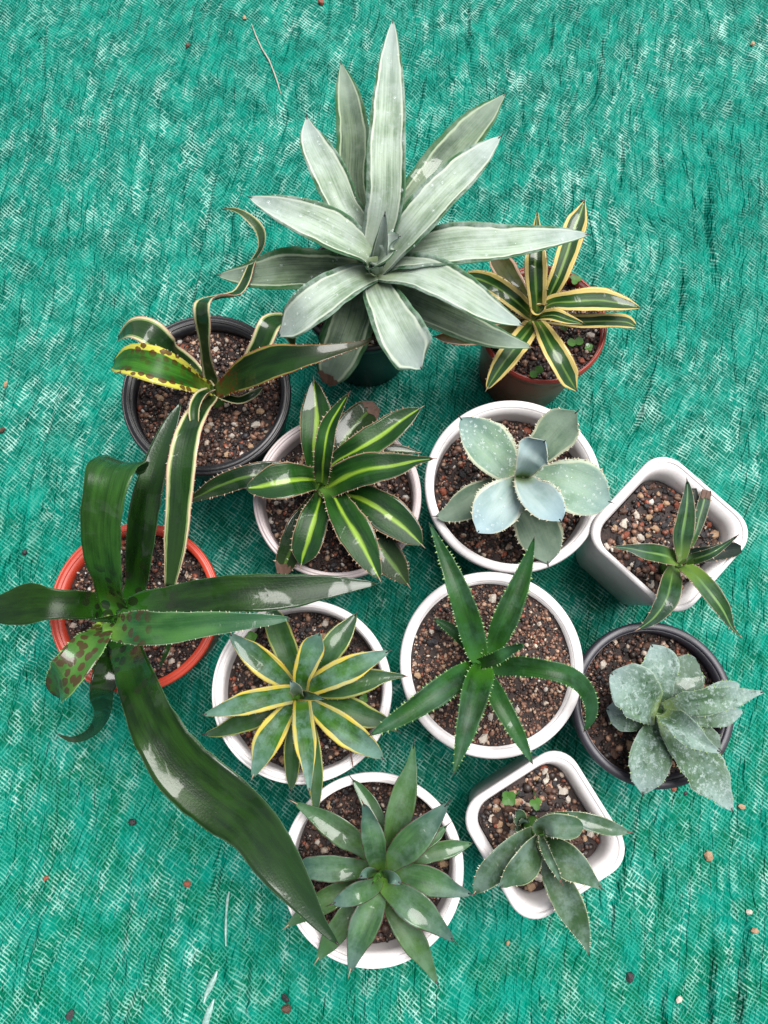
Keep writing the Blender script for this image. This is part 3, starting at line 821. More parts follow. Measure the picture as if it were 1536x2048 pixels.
    if dr:
        r = np.random.default_rng(int(seed * 77) % 99999 + 3)
        Vt, Ft = [], []
        HV = []
        for ring in range(4):
            e_ = math.pi / 2 * ring / 3.5
            HV += [(math.cos(e_) * math.cos(2*math.pi*k/9), math.cos(e_) * math.sin(2*math.pi*k/9), math.sin(e_) * 0.62) for k in range(9)]
        HV.append((0, 0, 0.62))
        for _ in range(dr):
            i = int(r.integers(int(NU * .15), int(NU * .93))); j = int(r.integers(1, NV))
            k, l = r.random(2)
            i2, j2 = min(i + 1, NU), min(j + 1, NV)
            p = top[i, j] * (1-k) * (1-l) + top[i2, j] * k * (1-l) + top[i, j2] * (1-k) * l + top[i2, j2] * k * l
            rad = 0.0005 + 0.0012 * r.random() ** 3.5
            nn, ss_, tt = N[i], S[i], T[i]
            b0 = len(Vt)
            for (hx, hy, hz) in HV: Vt.append(p + (ss_ * hx + tt * hy * r.uniform(.97, 1.03) + nn * (hz - 0.02)) * rad)
            for a in range(3):
                for bq in range(9): Ft.append((b0+a*9+bq, b0+a*9+(bq+1) % 9, b0+(a+1)*9+(bq+1) % 9, b0+(a+1)*9+bq))
            for bq in range(9): Ft.append((b0+27+bq, b0+27+(bq+1) % 9, b0+36))
            Ft.append(tuple(b0 + bq for bq in range(9))[::-1])
        o = mesh_obj('water_droplets', Vt, Ft, M_WATER, leaf)
        o['kind'] = 'stuff'
    if 'dead' in L:      # shrivelled brown end
        i0 = int(NU * (1 - L['dead']))
        r = np.random.default_rng(int(seed * 31) % 9999)
        k = NV + 1
        c = top[i0:, :, :] + N[i0:, None, :] * 0.0005
        c = c + r.normal(0, 0.00025, c.shape)
        c[0, :, :] -= T[i0] * r.uniform(0, 0.003, (k, 1))
        mm = c.shape[0]
        Ft = [(i*k+j, i*k+j+1, (i+1)*k+j+1, (i+1)*k+j) for i in range(mm-1) for j in range(NV)]
        mesh_obj('dried_tip', c.reshape(-1, 3), Ft, M_DEAD, leaf)
    return leaf
nw = NB('water')
M_WATER = nw.set(color=(0.75, 0.85, 0.82), rough=0.03, spec=0.9, ior=1.4)
nw.b.inputs['Alpha'].default_value = 0.13

def make_plant(key, label, cfg, leaves):
    p = POTS[key]
    x0, y0, s = cfg['reg']
    zc = cfg['zc'] / 100
    c = at(cfg['ctr'][0] / s + x0, cfg['ctr'][1] / s + y0, zc)
    zb = p['soil_z'] - 0.003
    root = empty('agave_plant', (c.x, c.y, zb), label, 'agave', 'potted agaves')
    r0 = cfg.get('stem', 0.007)
    Vt, Ft = tube([(c.x, c.y, zb - 0.006), (c.x, c.y, (zb + zc) / 2), (c.x, c.y, zc - 0.008)], [r0, r0 * 1.05, r0 * 0.5], 12)
    mesh_obj('stem', Vt, Ft, MATS['weed'], root)
    for i, L in enumerate(leaves): make_leaf(root, L, cfg, i)
    return root
def lf(z, *p, **k):
    d = dict(p=list(p), z=z); d.update(k); return d

# --- silver agave (back, tallest) : zoom 1.969 from (420, 20)
make_plant('silver', 'large silver green agave with long smooth pointed leaves, tallest of all', dict(reg=(420, 20, 1.969), ctr=(655, 1040), zc=17.5, mat='silver', seed=1, spine=10, chan=0.30, thick=0.003, drops=0, stem=0.011, fold=0.45, wavy=0.015, wide=1.1), [
  lf((15, 18.5, 16.5), (600, 860, 95), (560, 700, 115), (565, 500, 118), (535, 300, 75), (512, 190, 5), m='silver2'),
  lf((15, 17.5, 15), (700, 860, 120), (810, 740, 130), (930, 590, 140), (1060, 440, 105), (1175, 318, 5), m='silver2'),
  lf((15, 17, 14), (560, 1030, 120), (440, 1030, 150), (300, 1030, 165), (160, 1045, 105), (20, 1045, 5), m='silver2', spine_mat=M_SPINE_R, drops=30),
  lf((14.5, 17, 14.5), (720, 1110, 110), (830, 1165, 140), (960, 1225, 135), (1100, 1285, 95), (1280, 1332, 5), m='silver2', spine_mat=M_SPINE_R),
  lf((14, 16, 12.5), (590, 1120, 130), (560, 1220, 165), (520, 1330, 170), (480, 1420, 120), (462, 1472, 30), m='silver2', spine=0, dead=0.06),
  lf((16, 20, 19), (600, 880, 110), (530, 780, 120), (465, 640, 130), (400, 510, 85), (378, 408, 5), drops=45),
  lf((17, 22.5, 22), (660, 920, 110), (690, 750, 136), (695, 560, 138), (705, 330, 112), (712, 170, 68), (722, 22, 4), drops=40),
  lf((17, 21.5, 21), (720, 950, 100), (800, 850, 135), (890, 745, 140), (1030, 605, 110), (1155, 488, 5), drops=20),
  lf((17, 20.5, 17.5), (710, 985, 100), (830, 955, 145), (990, 930, 165), (1180, 920, 130), (1370, 895, 75), (1506, 882, 4), drops=20),
  lf((17, 21, 19), (630, 970, 90), (530, 900, 150), (400, 835, 150), (280, 785, 105), (145, 733, 5), drops=80),
  lf((17, 20.5, 18), (700, 1030, 110), (830, 1040, 150), (980, 1110, 140), (1110, 1190, 95), (1240, 1244, 5)),
  lf((17, 20, 17), (600, 1050, 110), (500, 1100, 140), (390, 1180, 150), (310, 1250, 105), (264, 1290, 20), spine=4, drops=35),
  lf((17, 19.5, 17), (660, 1090, 105), (700, 1180, 150), (750, 1280, 180), (810, 1380, 150), (838, 1420, 40), spine=3),
  lf((17.5, 21.5, 24), (668, 1000, 60), (678, 920, 55), (690, 790, 5), chan=0.9, spine=6),
  lf((17.5, 21, 22.5), (655, 1010, 70), (685, 955, 85), (712, 915, 70), (752, 890, 5), chan=0.55, m='silver', spine=3),
])
# --- cream edged agave : zoom 3.49 from (860, 380)
make_plant('cream', 'agave with cream yellow edged dark green leaves in the brick red pot', dict(reg=(860, 380, 3.49), ctr=(735, 900), zc=12, mat='cream', seed=2, spine=7, teeth=(0.0045, 0.0012, M_TAN), chan=0.28), [
  lf((11, 12, 11), (640, 740, 120), (570, 640, 160), (490, 510, 160), (430, 420, 40), m='cream_b', spine=0),
  lf((11, 12.2, 10.5), (600, 950, 100), (450, 1005, 130), (250, 1035, 130), (120, 1030, 90), (0, 1020, 5), m='cream_b'),
  lf((11, 12.5, 11.5), (850, 900, 90), (1040, 920, 105), (1250, 915, 110), (1380, 925, 100), (1432, 950, 40), spine=0),
  lf((11, 14, 14), (820, 760, 90), (890, 620, 130), (960, 430, 150), (1010, 260, 160), (1050, 160, 110), (1085, 58, 4)),
  lf((11, 12.5, 12), (650, 880, 60), (580, 845, 70), (480, 800, 60), (400, 770, 5)),
  lf((12, 14, 12.5), (680, 850, 110), (580, 760, 140), (450, 670, 150), (320, 615, 110), (180, 588, 5), roll=15),
  lf((12, 14, 13.5), (830, 800, 110), (1000, 780, 160), (1180, 770, 180), (1350, 795, 110), (1480, 825, 4)),
  lf((12, 13.5, 11.5), (775, 960, 110), (840, 1080, 160), (915, 1210, 175), (980, 1330, 150), (1030, 1412, 40), spine=4),
  lf((12, 13.5, 12.5), (720, 930, 110), (640, 1040, 150), (540, 1170, 160), (450, 1300, 100), (383, 1412, 4), spine_mat=M_TAN),
  lf((12.5, 16, 17), (745, 850, 120), (740, 700, 140), (735, 540, 165), (740, 350, 110), (745, 250, 55), (748, 140, 4)),
  lf((13, 15, 15.5), (770, 885, 90), (860, 875, 110), (960, 905, 80), (1090, 937, 4)),
  lf((13, 15, 16), (730, 890, 90), (760, 850, 100), (810, 800, 30), chan=0.7, spine=4),
])
# --- ribbon leaved agave : zoom 2.648 from (200, 400)
make_plant('ribbon', 'agave with long curling cream edged ribbon leaves, some red spotted', dict(reg=(200, 400, 2.648), ctr=(600, 1020), zc=12, mat='ribbon', seed=3, spine=8, teeth=(0.006, 0.0009, M_TOOTH_W), chan=0.16, wavy=0.05), [
  lf([12.3, 14.5, 16.5, 17, 15.5, 14, 12.5], (650, 1010, 80), (760, 910, 105), (850, 770, 120), (910, 650, 120), (965, 640, 95), (1010, 720, 60), (1025, 790, 8), spine=0),
  lf((12, 12.5, 12), (650, 1040, 40), (740, 1060, 45), (810, 1030, 45), (870, 985, 5), spine=4),
  lf([12.5, 15.5, 17, 16.5, 14.5], (470, 880, 100), (365, 790, 130), (260, 700, 150), (165, 680, 115), (95, 735, 30), spine=0),
  lf([12.3, 16.5, 20, 21, 19.8, 18, 17, 16.5, 16, 15.5, 15, 15, 15, 14.5], (590, 940, 90), (562, 800, 98), (545, 650, 100), (545, 540, 100), (595, 515, 95), (650, 505, 70), (725, 495, 70), (770, 430, 70), (805, 335, 60), (856, 250, 48), (852, 170, 55), (790, 95, 45), (710, 50, 22), (625, 50, 4), roll=[0, 0, 0, 0, 0, 25, 35, 20, 30, 45, 20, 0, 0, 0], spine=5),
  lf([12.5, 15.5, 17.5, 17.2, 15.8, 14.3], (590, 1005, 80), (470, 945, 160), (320, 885, 195), (190, 850, 190), (110, 850, 150), (70, 870, 60), m='ribbon_s', spine=0, wavy=0.04),
  lf([12.5, 15, 17, 18, 18, 17.8, 17.5], (640, 1000, 90), (750, 930, 165), (900, 865, 185), (1100, 825, 120), (1300, 782, 55), (1420, 745, 24), (1505, 680, 4), m='ribbon_r', spine=12, roll=[0, -15, -15, 0, 0, 0, 0]),
  lf([12.3, 15.5, 17.2, 17.2, 16.2, 14.8, 12.8], (590, 1050, 70), (530, 1110, 115), (470, 1230, 140), (435, 1400, 155), (420, 1600, 140), (400, 1830, 125), (370, 2050, 60), spine=0),
  lf([13.5, 15.5, 16.5, 16.5, 15.5], (590, 1010, 50), (540, 1035, 60), (505, 1100, 62), (503, 1180, 45), (515, 1270, 4), chan=0.6, spine=4),
])
# --- big spotted agave : zoom 1.92 from (0, 880)
make_plant('spotted', 'big dark green agave with broad drooping glossy leaves spotted brown at the base', dict(reg=(0, 880, 1.92), ctr=(445, 690), zc=12, mat='big', seed=4, spine=8, teeth=(0.004, 0.0005, M_TOOTH_G), chan=0.17, thick=0.003, wavy=0.04, stem=0.012, wide=0.95), [
  lf([10.5, 12, 12, 8.5, 5.5, 3.5, 3.0], (450, 760, 80), (420, 860, 110), (390, 965, 95), (393, 1050, 65), (350, 1122, 40), (280, 1150, 24), (215, 1128, 4), spine=5, roll=[0, 0, 20, 40, 20, 0, 0]),
  lf([11, 13, 15, 15.5, 15.8, 16], (520, 570, 90), (535, 450, 112), (560, 250, 122), (605, 80, 100), (655, -60, 60), (703, -160, 4)),
  lf([11.5, 14, 15, 14.8, 13.5, 11], (400, 645, 95), (300, 635, 115), (200, 630, 125), (125, 630, 170), (0, 650, 115), (-130, 670, 20), spine=0, wavy=0.08),
  lf((12, 16.5, 15.5), (520, 640, 95), (650, 620, 120), (850, 592, 145), (1080, 585, 145), (1280, 562, 85), (1466, 550, 4), wavy=0.03),
  lf((11, 11.8, 11.5), (655, 750, 14), (640, 810, 22), (612, 872, 4), loose=True, spine=0, teeth=None),
  lf([12, 16.5, 18.5, 18.3, 17.5, 16.5, 15.8, 15.4, 15, 14.8], (475, 780, 130), (535, 950, 165), (605, 1115, 205), (700, 1255, 232), (840, 1375, 240), (965, 1475, 215), (1060, 1610, 190), (1140, 1725, 135), (1225, 1850, 60), (1320, 1962, 4), spine=5, wavy=0.06),
  lf([12.5, 16.5, 20, 22, 21.5, 19.5, 17], (440, 640, 115), (410, 520, 150), (392, 350, 172), (408, 190, 180), (440, 105, 200), (490, 85, 170), (530, 120, 60), spine=0, m='big_m'),
  lf([13, 16, 17.5, 16.8, 14.5, 13.5], (420, 700, 75), (365, 760, 128), (290, 855, 150), (232, 925, 155), (215, 955, 120), (215, 985, 20), m='big_s', spine=0, wavy=0.07, teeth=(0.004, 0.0012, M_TOOTH_G)),
  lf([15, 17.5, 19.5, 20, 20, 19.5], (430, 715, 90), (520, 722, 135), (650, 722, 128), (850, 703, 88), (1050, 690, 40), (1130, 685, 4), m='big_l', spine=4, teeth=(0.0035, 0.0008, M_TOOTH_W)),
  lf((15, 16, 16.5), (440, 690, 40), (420, 690, 30), (330, 694, 4), chan=0.8, spine=4),
])
# --- lime striped agave : zoom 2.954 from (360, 740)
make_plant('lime', 'dark green agave with lime midstripes and pale wavy toothed leaf edges', dict(reg=(360, 740, 2.954), ctr=(835, 680), zc=12, mat='lime', seed=5, spine=9, spine_mat=M_TAN, teeth=(0.0045, 0.0015, M_TAN), chan=0.26, fold=0.5, wavy=0.05), [
  lf((10, 11.5, 11), (900, 560, 80), (960, 430, 160), (1045, 315, 190), (1110, 250, 150), (1165, 215, 60), m='lime_d', spine=0, dead=0.09),
  lf((10, 11.8, 11.5), (1010, 560, 60), (1150, 500, 80), (1300, 478, 75), (1432, 490, 4), m='lime_d'),
  lf((10, 11.5, 10.5), (1000, 800, 110), (1100, 930, 170), (1190, 1060, 200), (1290, 1190, 140), (1370, 1302, 4), m='lime_d'),
  lf((10, 11.5, 10.5), (780, 800, 100), (710, 920, 145), (660, 1050, 150), (615, 1160, 110), (600, 1205, 50), m='lime_d', spine=0, dead=0.09),
  lf((10.5, 13.2, 11.5), (720, 640, 110), (560, 610, 140), (400, 630, 140), (220, 690, 120), (110, 745, 60), (20, 785, 4), m='lime_d'),
  lf((11.5, 13.5, 14), (810, 610, 90), (795, 450, 150), (808, 290, 195), (800, 170, 130), (787, 30, 4)),
  lf((11, 13.5, 14), (900, 560, 90), (1050, 470, 165), (1190, 385, 175), (1320, 290, 125), (1452, 205, 4)),
  lf((11, 13, 12.5), (950, 725, 110), (1090, 770, 185), (1230, 860, 225), (1360, 965, 150), (1455, 1060, 4)),
  lf((11, 12.8, 12), (830, 750, 90), (800, 860, 165), (762, 990, 185), (730, 1090, 140), (710, 1178, 4)),
  lf((11.5, 14.5, 14.5), (790, 650, 130), (680, 650, 200), (570, 668, 222), (460, 690, 130), (368, 700, 4), spine_mat=M_SPINE),
  lf((12, 14.5, 14), (890, 720, 100), (960, 840, 175), (1045, 980, 205), (1120, 1120, 140), (1192, 1262, 4)),
  lf((12, 15.5, 16), (865, 690, 140), (960, 640, 185), (1100, 590, 205), (1270, 565, 150), (1400, 535, 60), (1525, 522, 3), spine_mat=M_SPINE_R),
  lf((12.5, 16.5, 18), (840, 650, 75), (850, 500, 110), (880, 340, 105), (945, 220, 62), (1008, 122, 4), chan=0.55, spine_mat=M_SPINE_R),
])
# --- powdery blue agave : zoom 3.657 from (840, 780)
make_plant('blue', 'powdery blue grey agave with broad cupped leaves and cream toothed edges', dict(reg=(840, 780, 3.657), ctr=(735, 640), zc=12, mat='blue', seed=6, spine=9, teeth=(0.003, 0.0016, M_TOOTH_W), chan=0.30, fold=0.15, thick=0.003, wavy=0.025), [
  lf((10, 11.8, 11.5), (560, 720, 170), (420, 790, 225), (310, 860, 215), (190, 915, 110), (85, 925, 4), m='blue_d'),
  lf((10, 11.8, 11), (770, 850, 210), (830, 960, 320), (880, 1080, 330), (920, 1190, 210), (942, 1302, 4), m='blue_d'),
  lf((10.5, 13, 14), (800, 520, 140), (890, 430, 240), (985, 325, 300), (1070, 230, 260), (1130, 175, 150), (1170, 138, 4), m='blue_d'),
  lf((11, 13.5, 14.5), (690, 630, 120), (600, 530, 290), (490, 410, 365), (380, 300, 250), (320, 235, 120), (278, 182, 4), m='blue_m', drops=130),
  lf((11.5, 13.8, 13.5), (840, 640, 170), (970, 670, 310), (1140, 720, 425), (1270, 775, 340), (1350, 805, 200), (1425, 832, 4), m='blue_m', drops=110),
  lf((12, 14.5, 15), (690, 690, 130), (625, 780, 280), (545, 880, 345), (470, 980, 240), (440, 1020, 130), (413, 1052, 4), drops=35, spine=2),
  lf((12.5, 16, 18), (765, 590, 150), (800, 520, 200), (850, 445, 270), (890, 400, 180), (922, 362, 4), spine=5),
  lf((12.5, 16, 16.5), (755, 640, 130), (810, 725, 230), (895, 815, 285), (980, 900, 200), (1020, 945, 100), (1048, 985, 4)),
])
# --- slim green agave in the square pot : zoom 3.979 from (1150, 880)
make_plant('sqtop', 'slim dark green agave with pale horny edges leaning in a square white pot', dict(reg=(1150, 880, 3.979), ctr=(850, 975), zc=12.5, mat='slim', seed=7, spine=9, spine_mat=M_TAN, teeth=(0.0055, 0.0013, M_TAN), chan=0.28, fold=0.5, stem=0.006), [
  lf((10, 11, 11), (955, 700, 50), (955, 560, 60), (950, 450, 65), (945, 385, 40), spine=0, m='dark'),
  lf((10, 11.5, 11.5), (950, 760, 60), (990, 620, 95), (1025, 490, 95), (1042, 400, 70), spine=0, dead=0.08),
  lf((10.5, 12, 11.5), (900, 920, 90), (1050, 910, 125), (1180, 885, 130), (1270, 870, 110), (1322, 868, 50), spine=0, m='dark'),
  lf((11, 13.5, 12.5), (790, 1030, 100), (765, 1120, 165), (730, 1260, 180), (640, 1400, 115), (560, 1470, 55), (475, 1522, 4)),
  lf((12.5, 15.5, 16.5), (850, 920, 120), (852, 780, 165), (880, 600, 145), (896, 420, 75), (890, 298, 4), spine_mat=M_SPINE),
  lf((12.5, 15, 15.5), (830, 960, 100), (700, 915, 145), (560, 890, 130), (430, 862, 60), (278, 850, 4)),
  lf((12.5, 14.5, 12.5), (860, 1000, 110), (965, 1085, 145), (1080, 1220, 160), (1180, 1360, 120), (1255, 1500, 40), (1345, 1588, 3)),
  lf((13, 16, 17), (860, 970, 75), (970, 940, 92), (1080, 900, 80), (1190, 835, 45), (1315, 745, 3), chan=0.6, spine_mat=M_SPINE_R),
])
# --- yellow edged rosette : zoom 3.657 from (400, 1180)
make_plant('yellow', 'rosette agave with bright yellow edged green leaves dusted blue at the tips', dict(reg=(400, 1180, 3.657), ctr=(745, 770), zc=12.5, mat='yellow', seed=8, spine=9, teeth=(0.003, 0.0006, M_TAN), chan=0.26, fold=0.3), [
  lf((10.5, 11.8, 11), (690, 600, 140), (630, 440, 185), (575, 300, 180), (530, 180, 130), (500, 80, 4), m='yellow_d'),
  lf((10.5, 12, 11.5), (900, 800, 140), (1060, 860, 190), (1210, 925, 170), (1330, 960, 95), (1480, 1052, 4), m='yellow_d'),
  lf((10.5, 11.8, 11), (700, 960, 95), (675, 1160, 125), (675, 1330, 100), (665, 1495, 4), m='yellow_d'),
  lf((10.5, 12.5, 12), (790, 960, 90), (825, 1130, 110), (845, 1350, 115), (848, 1500, 80), (846, 1680, 4), m='yellow_d'),
  lf((10.5, 12, 11.5), (580, 870, 100), (430, 930, 145), (280, 980, 140), (140, 1035, 80), (0, 1062, 4), m='yellow_d'),
  lf((11, 13, 13), (850, 590, 120), (940, 460, 185), (1035, 330, 170), (1100, 240, 90), (1160, 148, 4), m='yellow_d'),
  lf((11, 13.2, 13), (640, 680, 120), (520, 580, 190), (390, 475, 180), (290, 390, 105), (195, 300, 4)),
  lf((11, 12.8, 13), (880, 730, 130), (1060, 695, 195), (1220, 655, 175), (1370, 632, 75), (1540, 630, 3), m='yellow_d', spine_mat=M_SPINE_R),
  lf((11.5, 13.5, 12.5), (830, 850, 110), (970, 960, 195), (1110, 1065, 205), (1230, 1145, 140), (1365, 1255, 4)),
  lf((11.5, 13.5, 13), (650, 870, 110), (570, 980, 180), (485, 1120, 205), (430, 1260, 110), (372, 1395, 4), spine_mat=M_TAN),
  lf((12, 14.5, 14.5), (690, 760, 130), (500, 790, 165), (330, 830, 175), (190, 870, 110), (-5, 922, 4)),
  lf((12.5, 15, 16), (745, 650, 135), (785, 530, 175), (835, 410, 175), (865, 345, 110), (888, 282, 4), spine_mat=M_SPINE_R),
  lf((12.5, 15, 15), (800, 720, 120), (950, 640, 185), (1110, 570, 190), (1260, 500, 110), (1408, 438, 4)),
  lf((12.5, 15, 15.5), (748, 800, 125), (755, 960, 160), (772, 1120, 168), (790, 1290, 95), (802, 1502, 4), spine_mat=M_SPINE_R),
  lf((13, 16, 17.5), (740, 770, 70), (800, 775, 80), (920, 800, 4), chan=0.9, spine=4),
  lf((13, 16.5, 18), (730, 760, 90), (700, 710, 95), (655, 655, 4), chan=0.7, m='blue_m', spine=4),
])
# --- plain green star : zoom 3.268 from (730, 1020)
make_plant('green', 'plain green star shaped agave with toothed narrow leaves, one drooping over the rim', dict(reg=(730, 1020, 3.268), ctr=(770, 1010), zc=13, mat='green', seed=9, spine=5, teeth=(0.0035, 0.0013, M_TOOTH_G), chan=0.32, fold=0.25, thick=0.0032), [
  lf((11.5, 12.8, 13), (670, 900, 55), (605, 815, 80), (525, 755, 62), (433, 700, 4)),
  lf((12, 14.5, 14.5), (720, 1020, 90), (600, 1100, 150), (450, 1210, 165), (300, 1310, 130), (150, 1402, 85), (20, 1480, 4)),
  lf((12, 14, 13.5), (810, 1110, 90), (880, 1260, 128), (960, 1400, 112), (1030, 1530, 75), (1100, 1668, 4)),
  lf([12.5, 14.8, 15.8, 15.8, 15, 13.8, 12.6, 11.8], (830, 1030, 95), (1000, 1022, 128), (1180, 1045, 122), (1320, 1080, 128), (1420, 1150, 112), (1472, 1260, 95), (1468, 1370, 68), (1424, 1462, 4)),
  lf((12.5, 15, 16), (835, 900, 110), (900, 750, 160), (980, 560, 150), (1050, 370, 90), (1110, 168, 4)),
  lf((12.5, 15.5, 16.5), (740, 950, 130), (690, 780, 168), (620, 560, 150), (530, 330, 95), (414, 72, 4)),
  lf((13, 15.5, 15.5), (765, 1050, 150), (722, 1180, 185), (672, 1380, 150), (630, 1540, 95), (574, 1742, 4)),
  lf((13.5, 16.5, 18), (760, 1000, 70), (850, 970, 85), (950, 915, 70), (1035, 883, 30), chan=0.7, spine=0),
])
# --- scurfy grey agave : zoom 3.783 from (1130, 1220)
make_plant('scaly', 'scurfy grey green agave with broad rough leaves in the charcoal pot', dict(reg=(1130, 1220, 3.783), ctr=(725, 770), zc=11.5, mat='scaly', seed=10, spine=9, teeth=(0.003, 0.0011, M_TOOTH_G), chan=0.22, fold=0.2, thick=0.003, wavy=0.07, rag=0.10), [
  lf((9.5, 10.8, 10.5), (770, 670, 180), (840, 570, 270), (920, 475, 280), (970, 410, 180), (1000, 390, 60), m='scaly_d', spine=0),
  lf((9.5, 10.8, 10.5), (640, 810, 150), (520, 800, 215), (420, 780, 240), (350, 760, 150), (303, 745, 10), m='scaly', spine=3),
  lf((9.5, 11.2, 11), (900, 860, 140), (1000, 920, 180), (1090, 985, 170), (1160, 1045, 90), (1195, 1075, 4), m='scaly_d', spine_mat=M_SPINE),
  lf((9.5, 11.5, 11.5), (950, 830, 90), (1100, 815, 140), (1220, 795, 140), (1300, 775, 70), (1340, 765, 20), m='scaly', spine=0),
  lf((10, 12, 12), (950, 690, 80), (1080, 640, 105), (1200, 590, 110), (1290, 575, 70), (1320, 570, 20), spine=0),
  lf((10, 12, 11), (700, 840, 130), (662, 970, 220), (635, 1130, 310), (612, 1270, 250), (598, 1350, 120), (582, 1422, 4)),
  lf((10.5, 12.5, 13), (735, 660, 150), (705, 510, 280), (702, 400, 300), (680, 320, 190), (648, 252, 10), spine=3),
  lf((11, 13, 12), (750, 840, 120), (870, 1000, 225), (1000, 1150, 315), (1110, 1290, 290), (1190, 1400, 160), (1290, 1552, 3)),
  lf((11, 14, 13.5), (700, 770, 190), (610, 690, 330), (490, 575, 375), (410, 520, 240), (336, 470, 10), spine=3),
  lf((11.5, 14, 14), (740, 750, 90), (900, 712, 165), (1100, 685, 200), (1300, 655, 140), (1420, 635, 60), (1536, 613, 3), fold=0.6),
  lf((12, 15, 15), (730, 785, 90), (830, 850, 185), (940, 940, 185), (1050, 1020, 105), (1195, 1082, 3), chan=0.5),
])
# --- dusty agave in the lower square pot : zoom 3.84 from (900, 1470)
make_plant('sqbottom', 'dusty green agave with dark spines spilling from the square pot with clover', dict(reg=(900, 1470, 3.84), ctr=(690, 770), zc=12.5, mat='dull', seed=11, spine=10, wide=0.92, teeth=(0.003, 0.0010, M_TOOTH_W), chan=0.36, fold=0.4, stem=0.008), [
  lf((11, 13, 12.5), (720, 650, 60), (900, 625, 85), (1080, 670, 140), (1250, 718, 110), (1418, 756, 4), spine_mat=M_SPINE_R),
  lf((11, 13, 12), (660, 750, 100), (520, 860, 190), (375, 1000, 225), (250, 1125, 150), (168, 1240, 4), spine_mat=M_TAN, roll=-15),
  lf((11, 13, 11), (735, 920, 120), (815, 1120, 220), (920, 1320, 240), (1005, 1490, 150), (1055, 1640, 40), (1082, 1732, 3)),
  lf((11.5, 14, 13.5), (680, 810, 110), (620, 910, 230), (530, 1030, 250), (440, 1110, 130), (368, 1195, 4), roll=12),
  lf((12, 14.5, 14), (720, 830, 120), (830, 910, 240), (940, 1000, 255), (1050, 1085, 140), (1182, 1192, 4)),
  lf((12.5, 15, 15), (680, 710, 100), (780, 690, 180), (890, 700, 195), (980, 700, 140), (1020, 700, 40), chan=0.45, spine=0),
  lf((12.5, 15, 14.5), (710, 840, 70), (770, 970, 75), (820, 1060, 50), (865, 1155, 3), chan=0.7, spine_mat=M_SPINE_R),
])
# --- red edged rosette : zoom 3.572 from (540, 1480)
make_plant('redge', 'blue green rosette agave with dark red leaf edges and pointed spines', dict(reg=(540, 1480, 3.572), ctr=(790, 960), zc=12.5, mat='redge', seed=12, spine=16, wide=0.9, teeth=(0.003, 0.0005, M_TOOTH_R), chan=0.34, fold=0.3), [
  lf((10.5, 11.8, 11.2), (800, 650, 100), (725, 480, 130), (640, 345, 75), (560, 245, 3), m='redge_g'),
  lf((10.5, 11.8, 11.2), (1030, 860, 100), (1150, 805, 140), (1290, 772, 130), (1390, 750, 60), (1455, 735, 4), m='redge_g', spine=4),
  lf((10.5, 12, 11.5), (1000, 800, 90), (1130, 715, 110), (1220, 650, 80), (1290, 588, 3), m='redge_g'),
  lf((10.5, 11.8, 11), (640, 1130, 130), (530, 1290, 180), (430, 1430, 150), (370, 1520, 70), (308, 1615, 3), m='redge_g', spine_mat=M_TAN),
  lf((10.5, 11.8, 11), (600, 1030, 120), (420, 1130, 190), (280, 1215, 140), (180, 1285, 70), (75, 1365, 3), m='redge_g', spine_mat=M_TAN),
  lf((10.5, 12, 11.2), (860, 1200, 110), (950, 1320, 190), (1045, 1465, 190), (1120, 1590, 110), (1210, 1775, 3), m='redge_g'),
  lf((11, 12.5, 12), (670, 780, 130), (530, 670, 200), (400, 580, 175), (270, 500, 85), (130, 422, 3), m='redge_g', spine_mat=M_TAN),
  lf((11, 13.5, 14), (870, 760, 130), (918, 550, 212), (968, 345, 190), (1008, 180, 90), (1030, -5, 3), m='redge_g'),
  lf((11.5, 12.8, 12.5), (660, 920, 140), (510, 915, 190), (360, 910, 195), (230, 905, 130), (160, 900, 20), spine=2),
  lf((11.5, 13.2, 13), (900, 960, 140), (1050, 980, 220), (1200, 1022, 210), (1320, 1070, 110), (1482, 1112, 3)),
  lf((11.5, 13.5, 13), (775, 1080, 130), (725, 1200, 220), (662, 1350, 235), (608, 1510, 130), (558, 1705, 3), spine_mat=M_TAN),
  lf((12, 14, 13.5), (825, 1040, 120), (940, 1120, 215), (1065, 1215, 250), (1190, 1320, 140), (1345, 1465, 3)),
  lf((12, 14.5, 14.5), (860, 880, 140), (970, 765, 240), (1075, 660, 235), (1190, 540, 125), (1295, 425, 3)),
  lf((12, 14.5, 14.5), (740, 1040, 130), (640, 1085, 170), (540, 1130, 130), (412, 1184, 3)),
  lf((12.5, 15.5, 17), (760, 850, 150), (742, 720, 188), (712, 600, 150), (690, 510, 80), (645, 410, 3), spine_mat=M_SPINE_R),
  lf((13, 15.5, 15.5), (830, 960, 80), (880, 985, 95), (945, 1035, 4), chan=0.4, spine=5),
  lf((13, 15.5, 16), (760, 950, 80), (700, 945, 95), (630, 990, 4), chan=0.4, spine=5),
  lf((13, 16, 17), (795, 930, 50), (765, 970, 55), (725, 1035, 4), chan=0.8, spine=3, m='weed'),
])

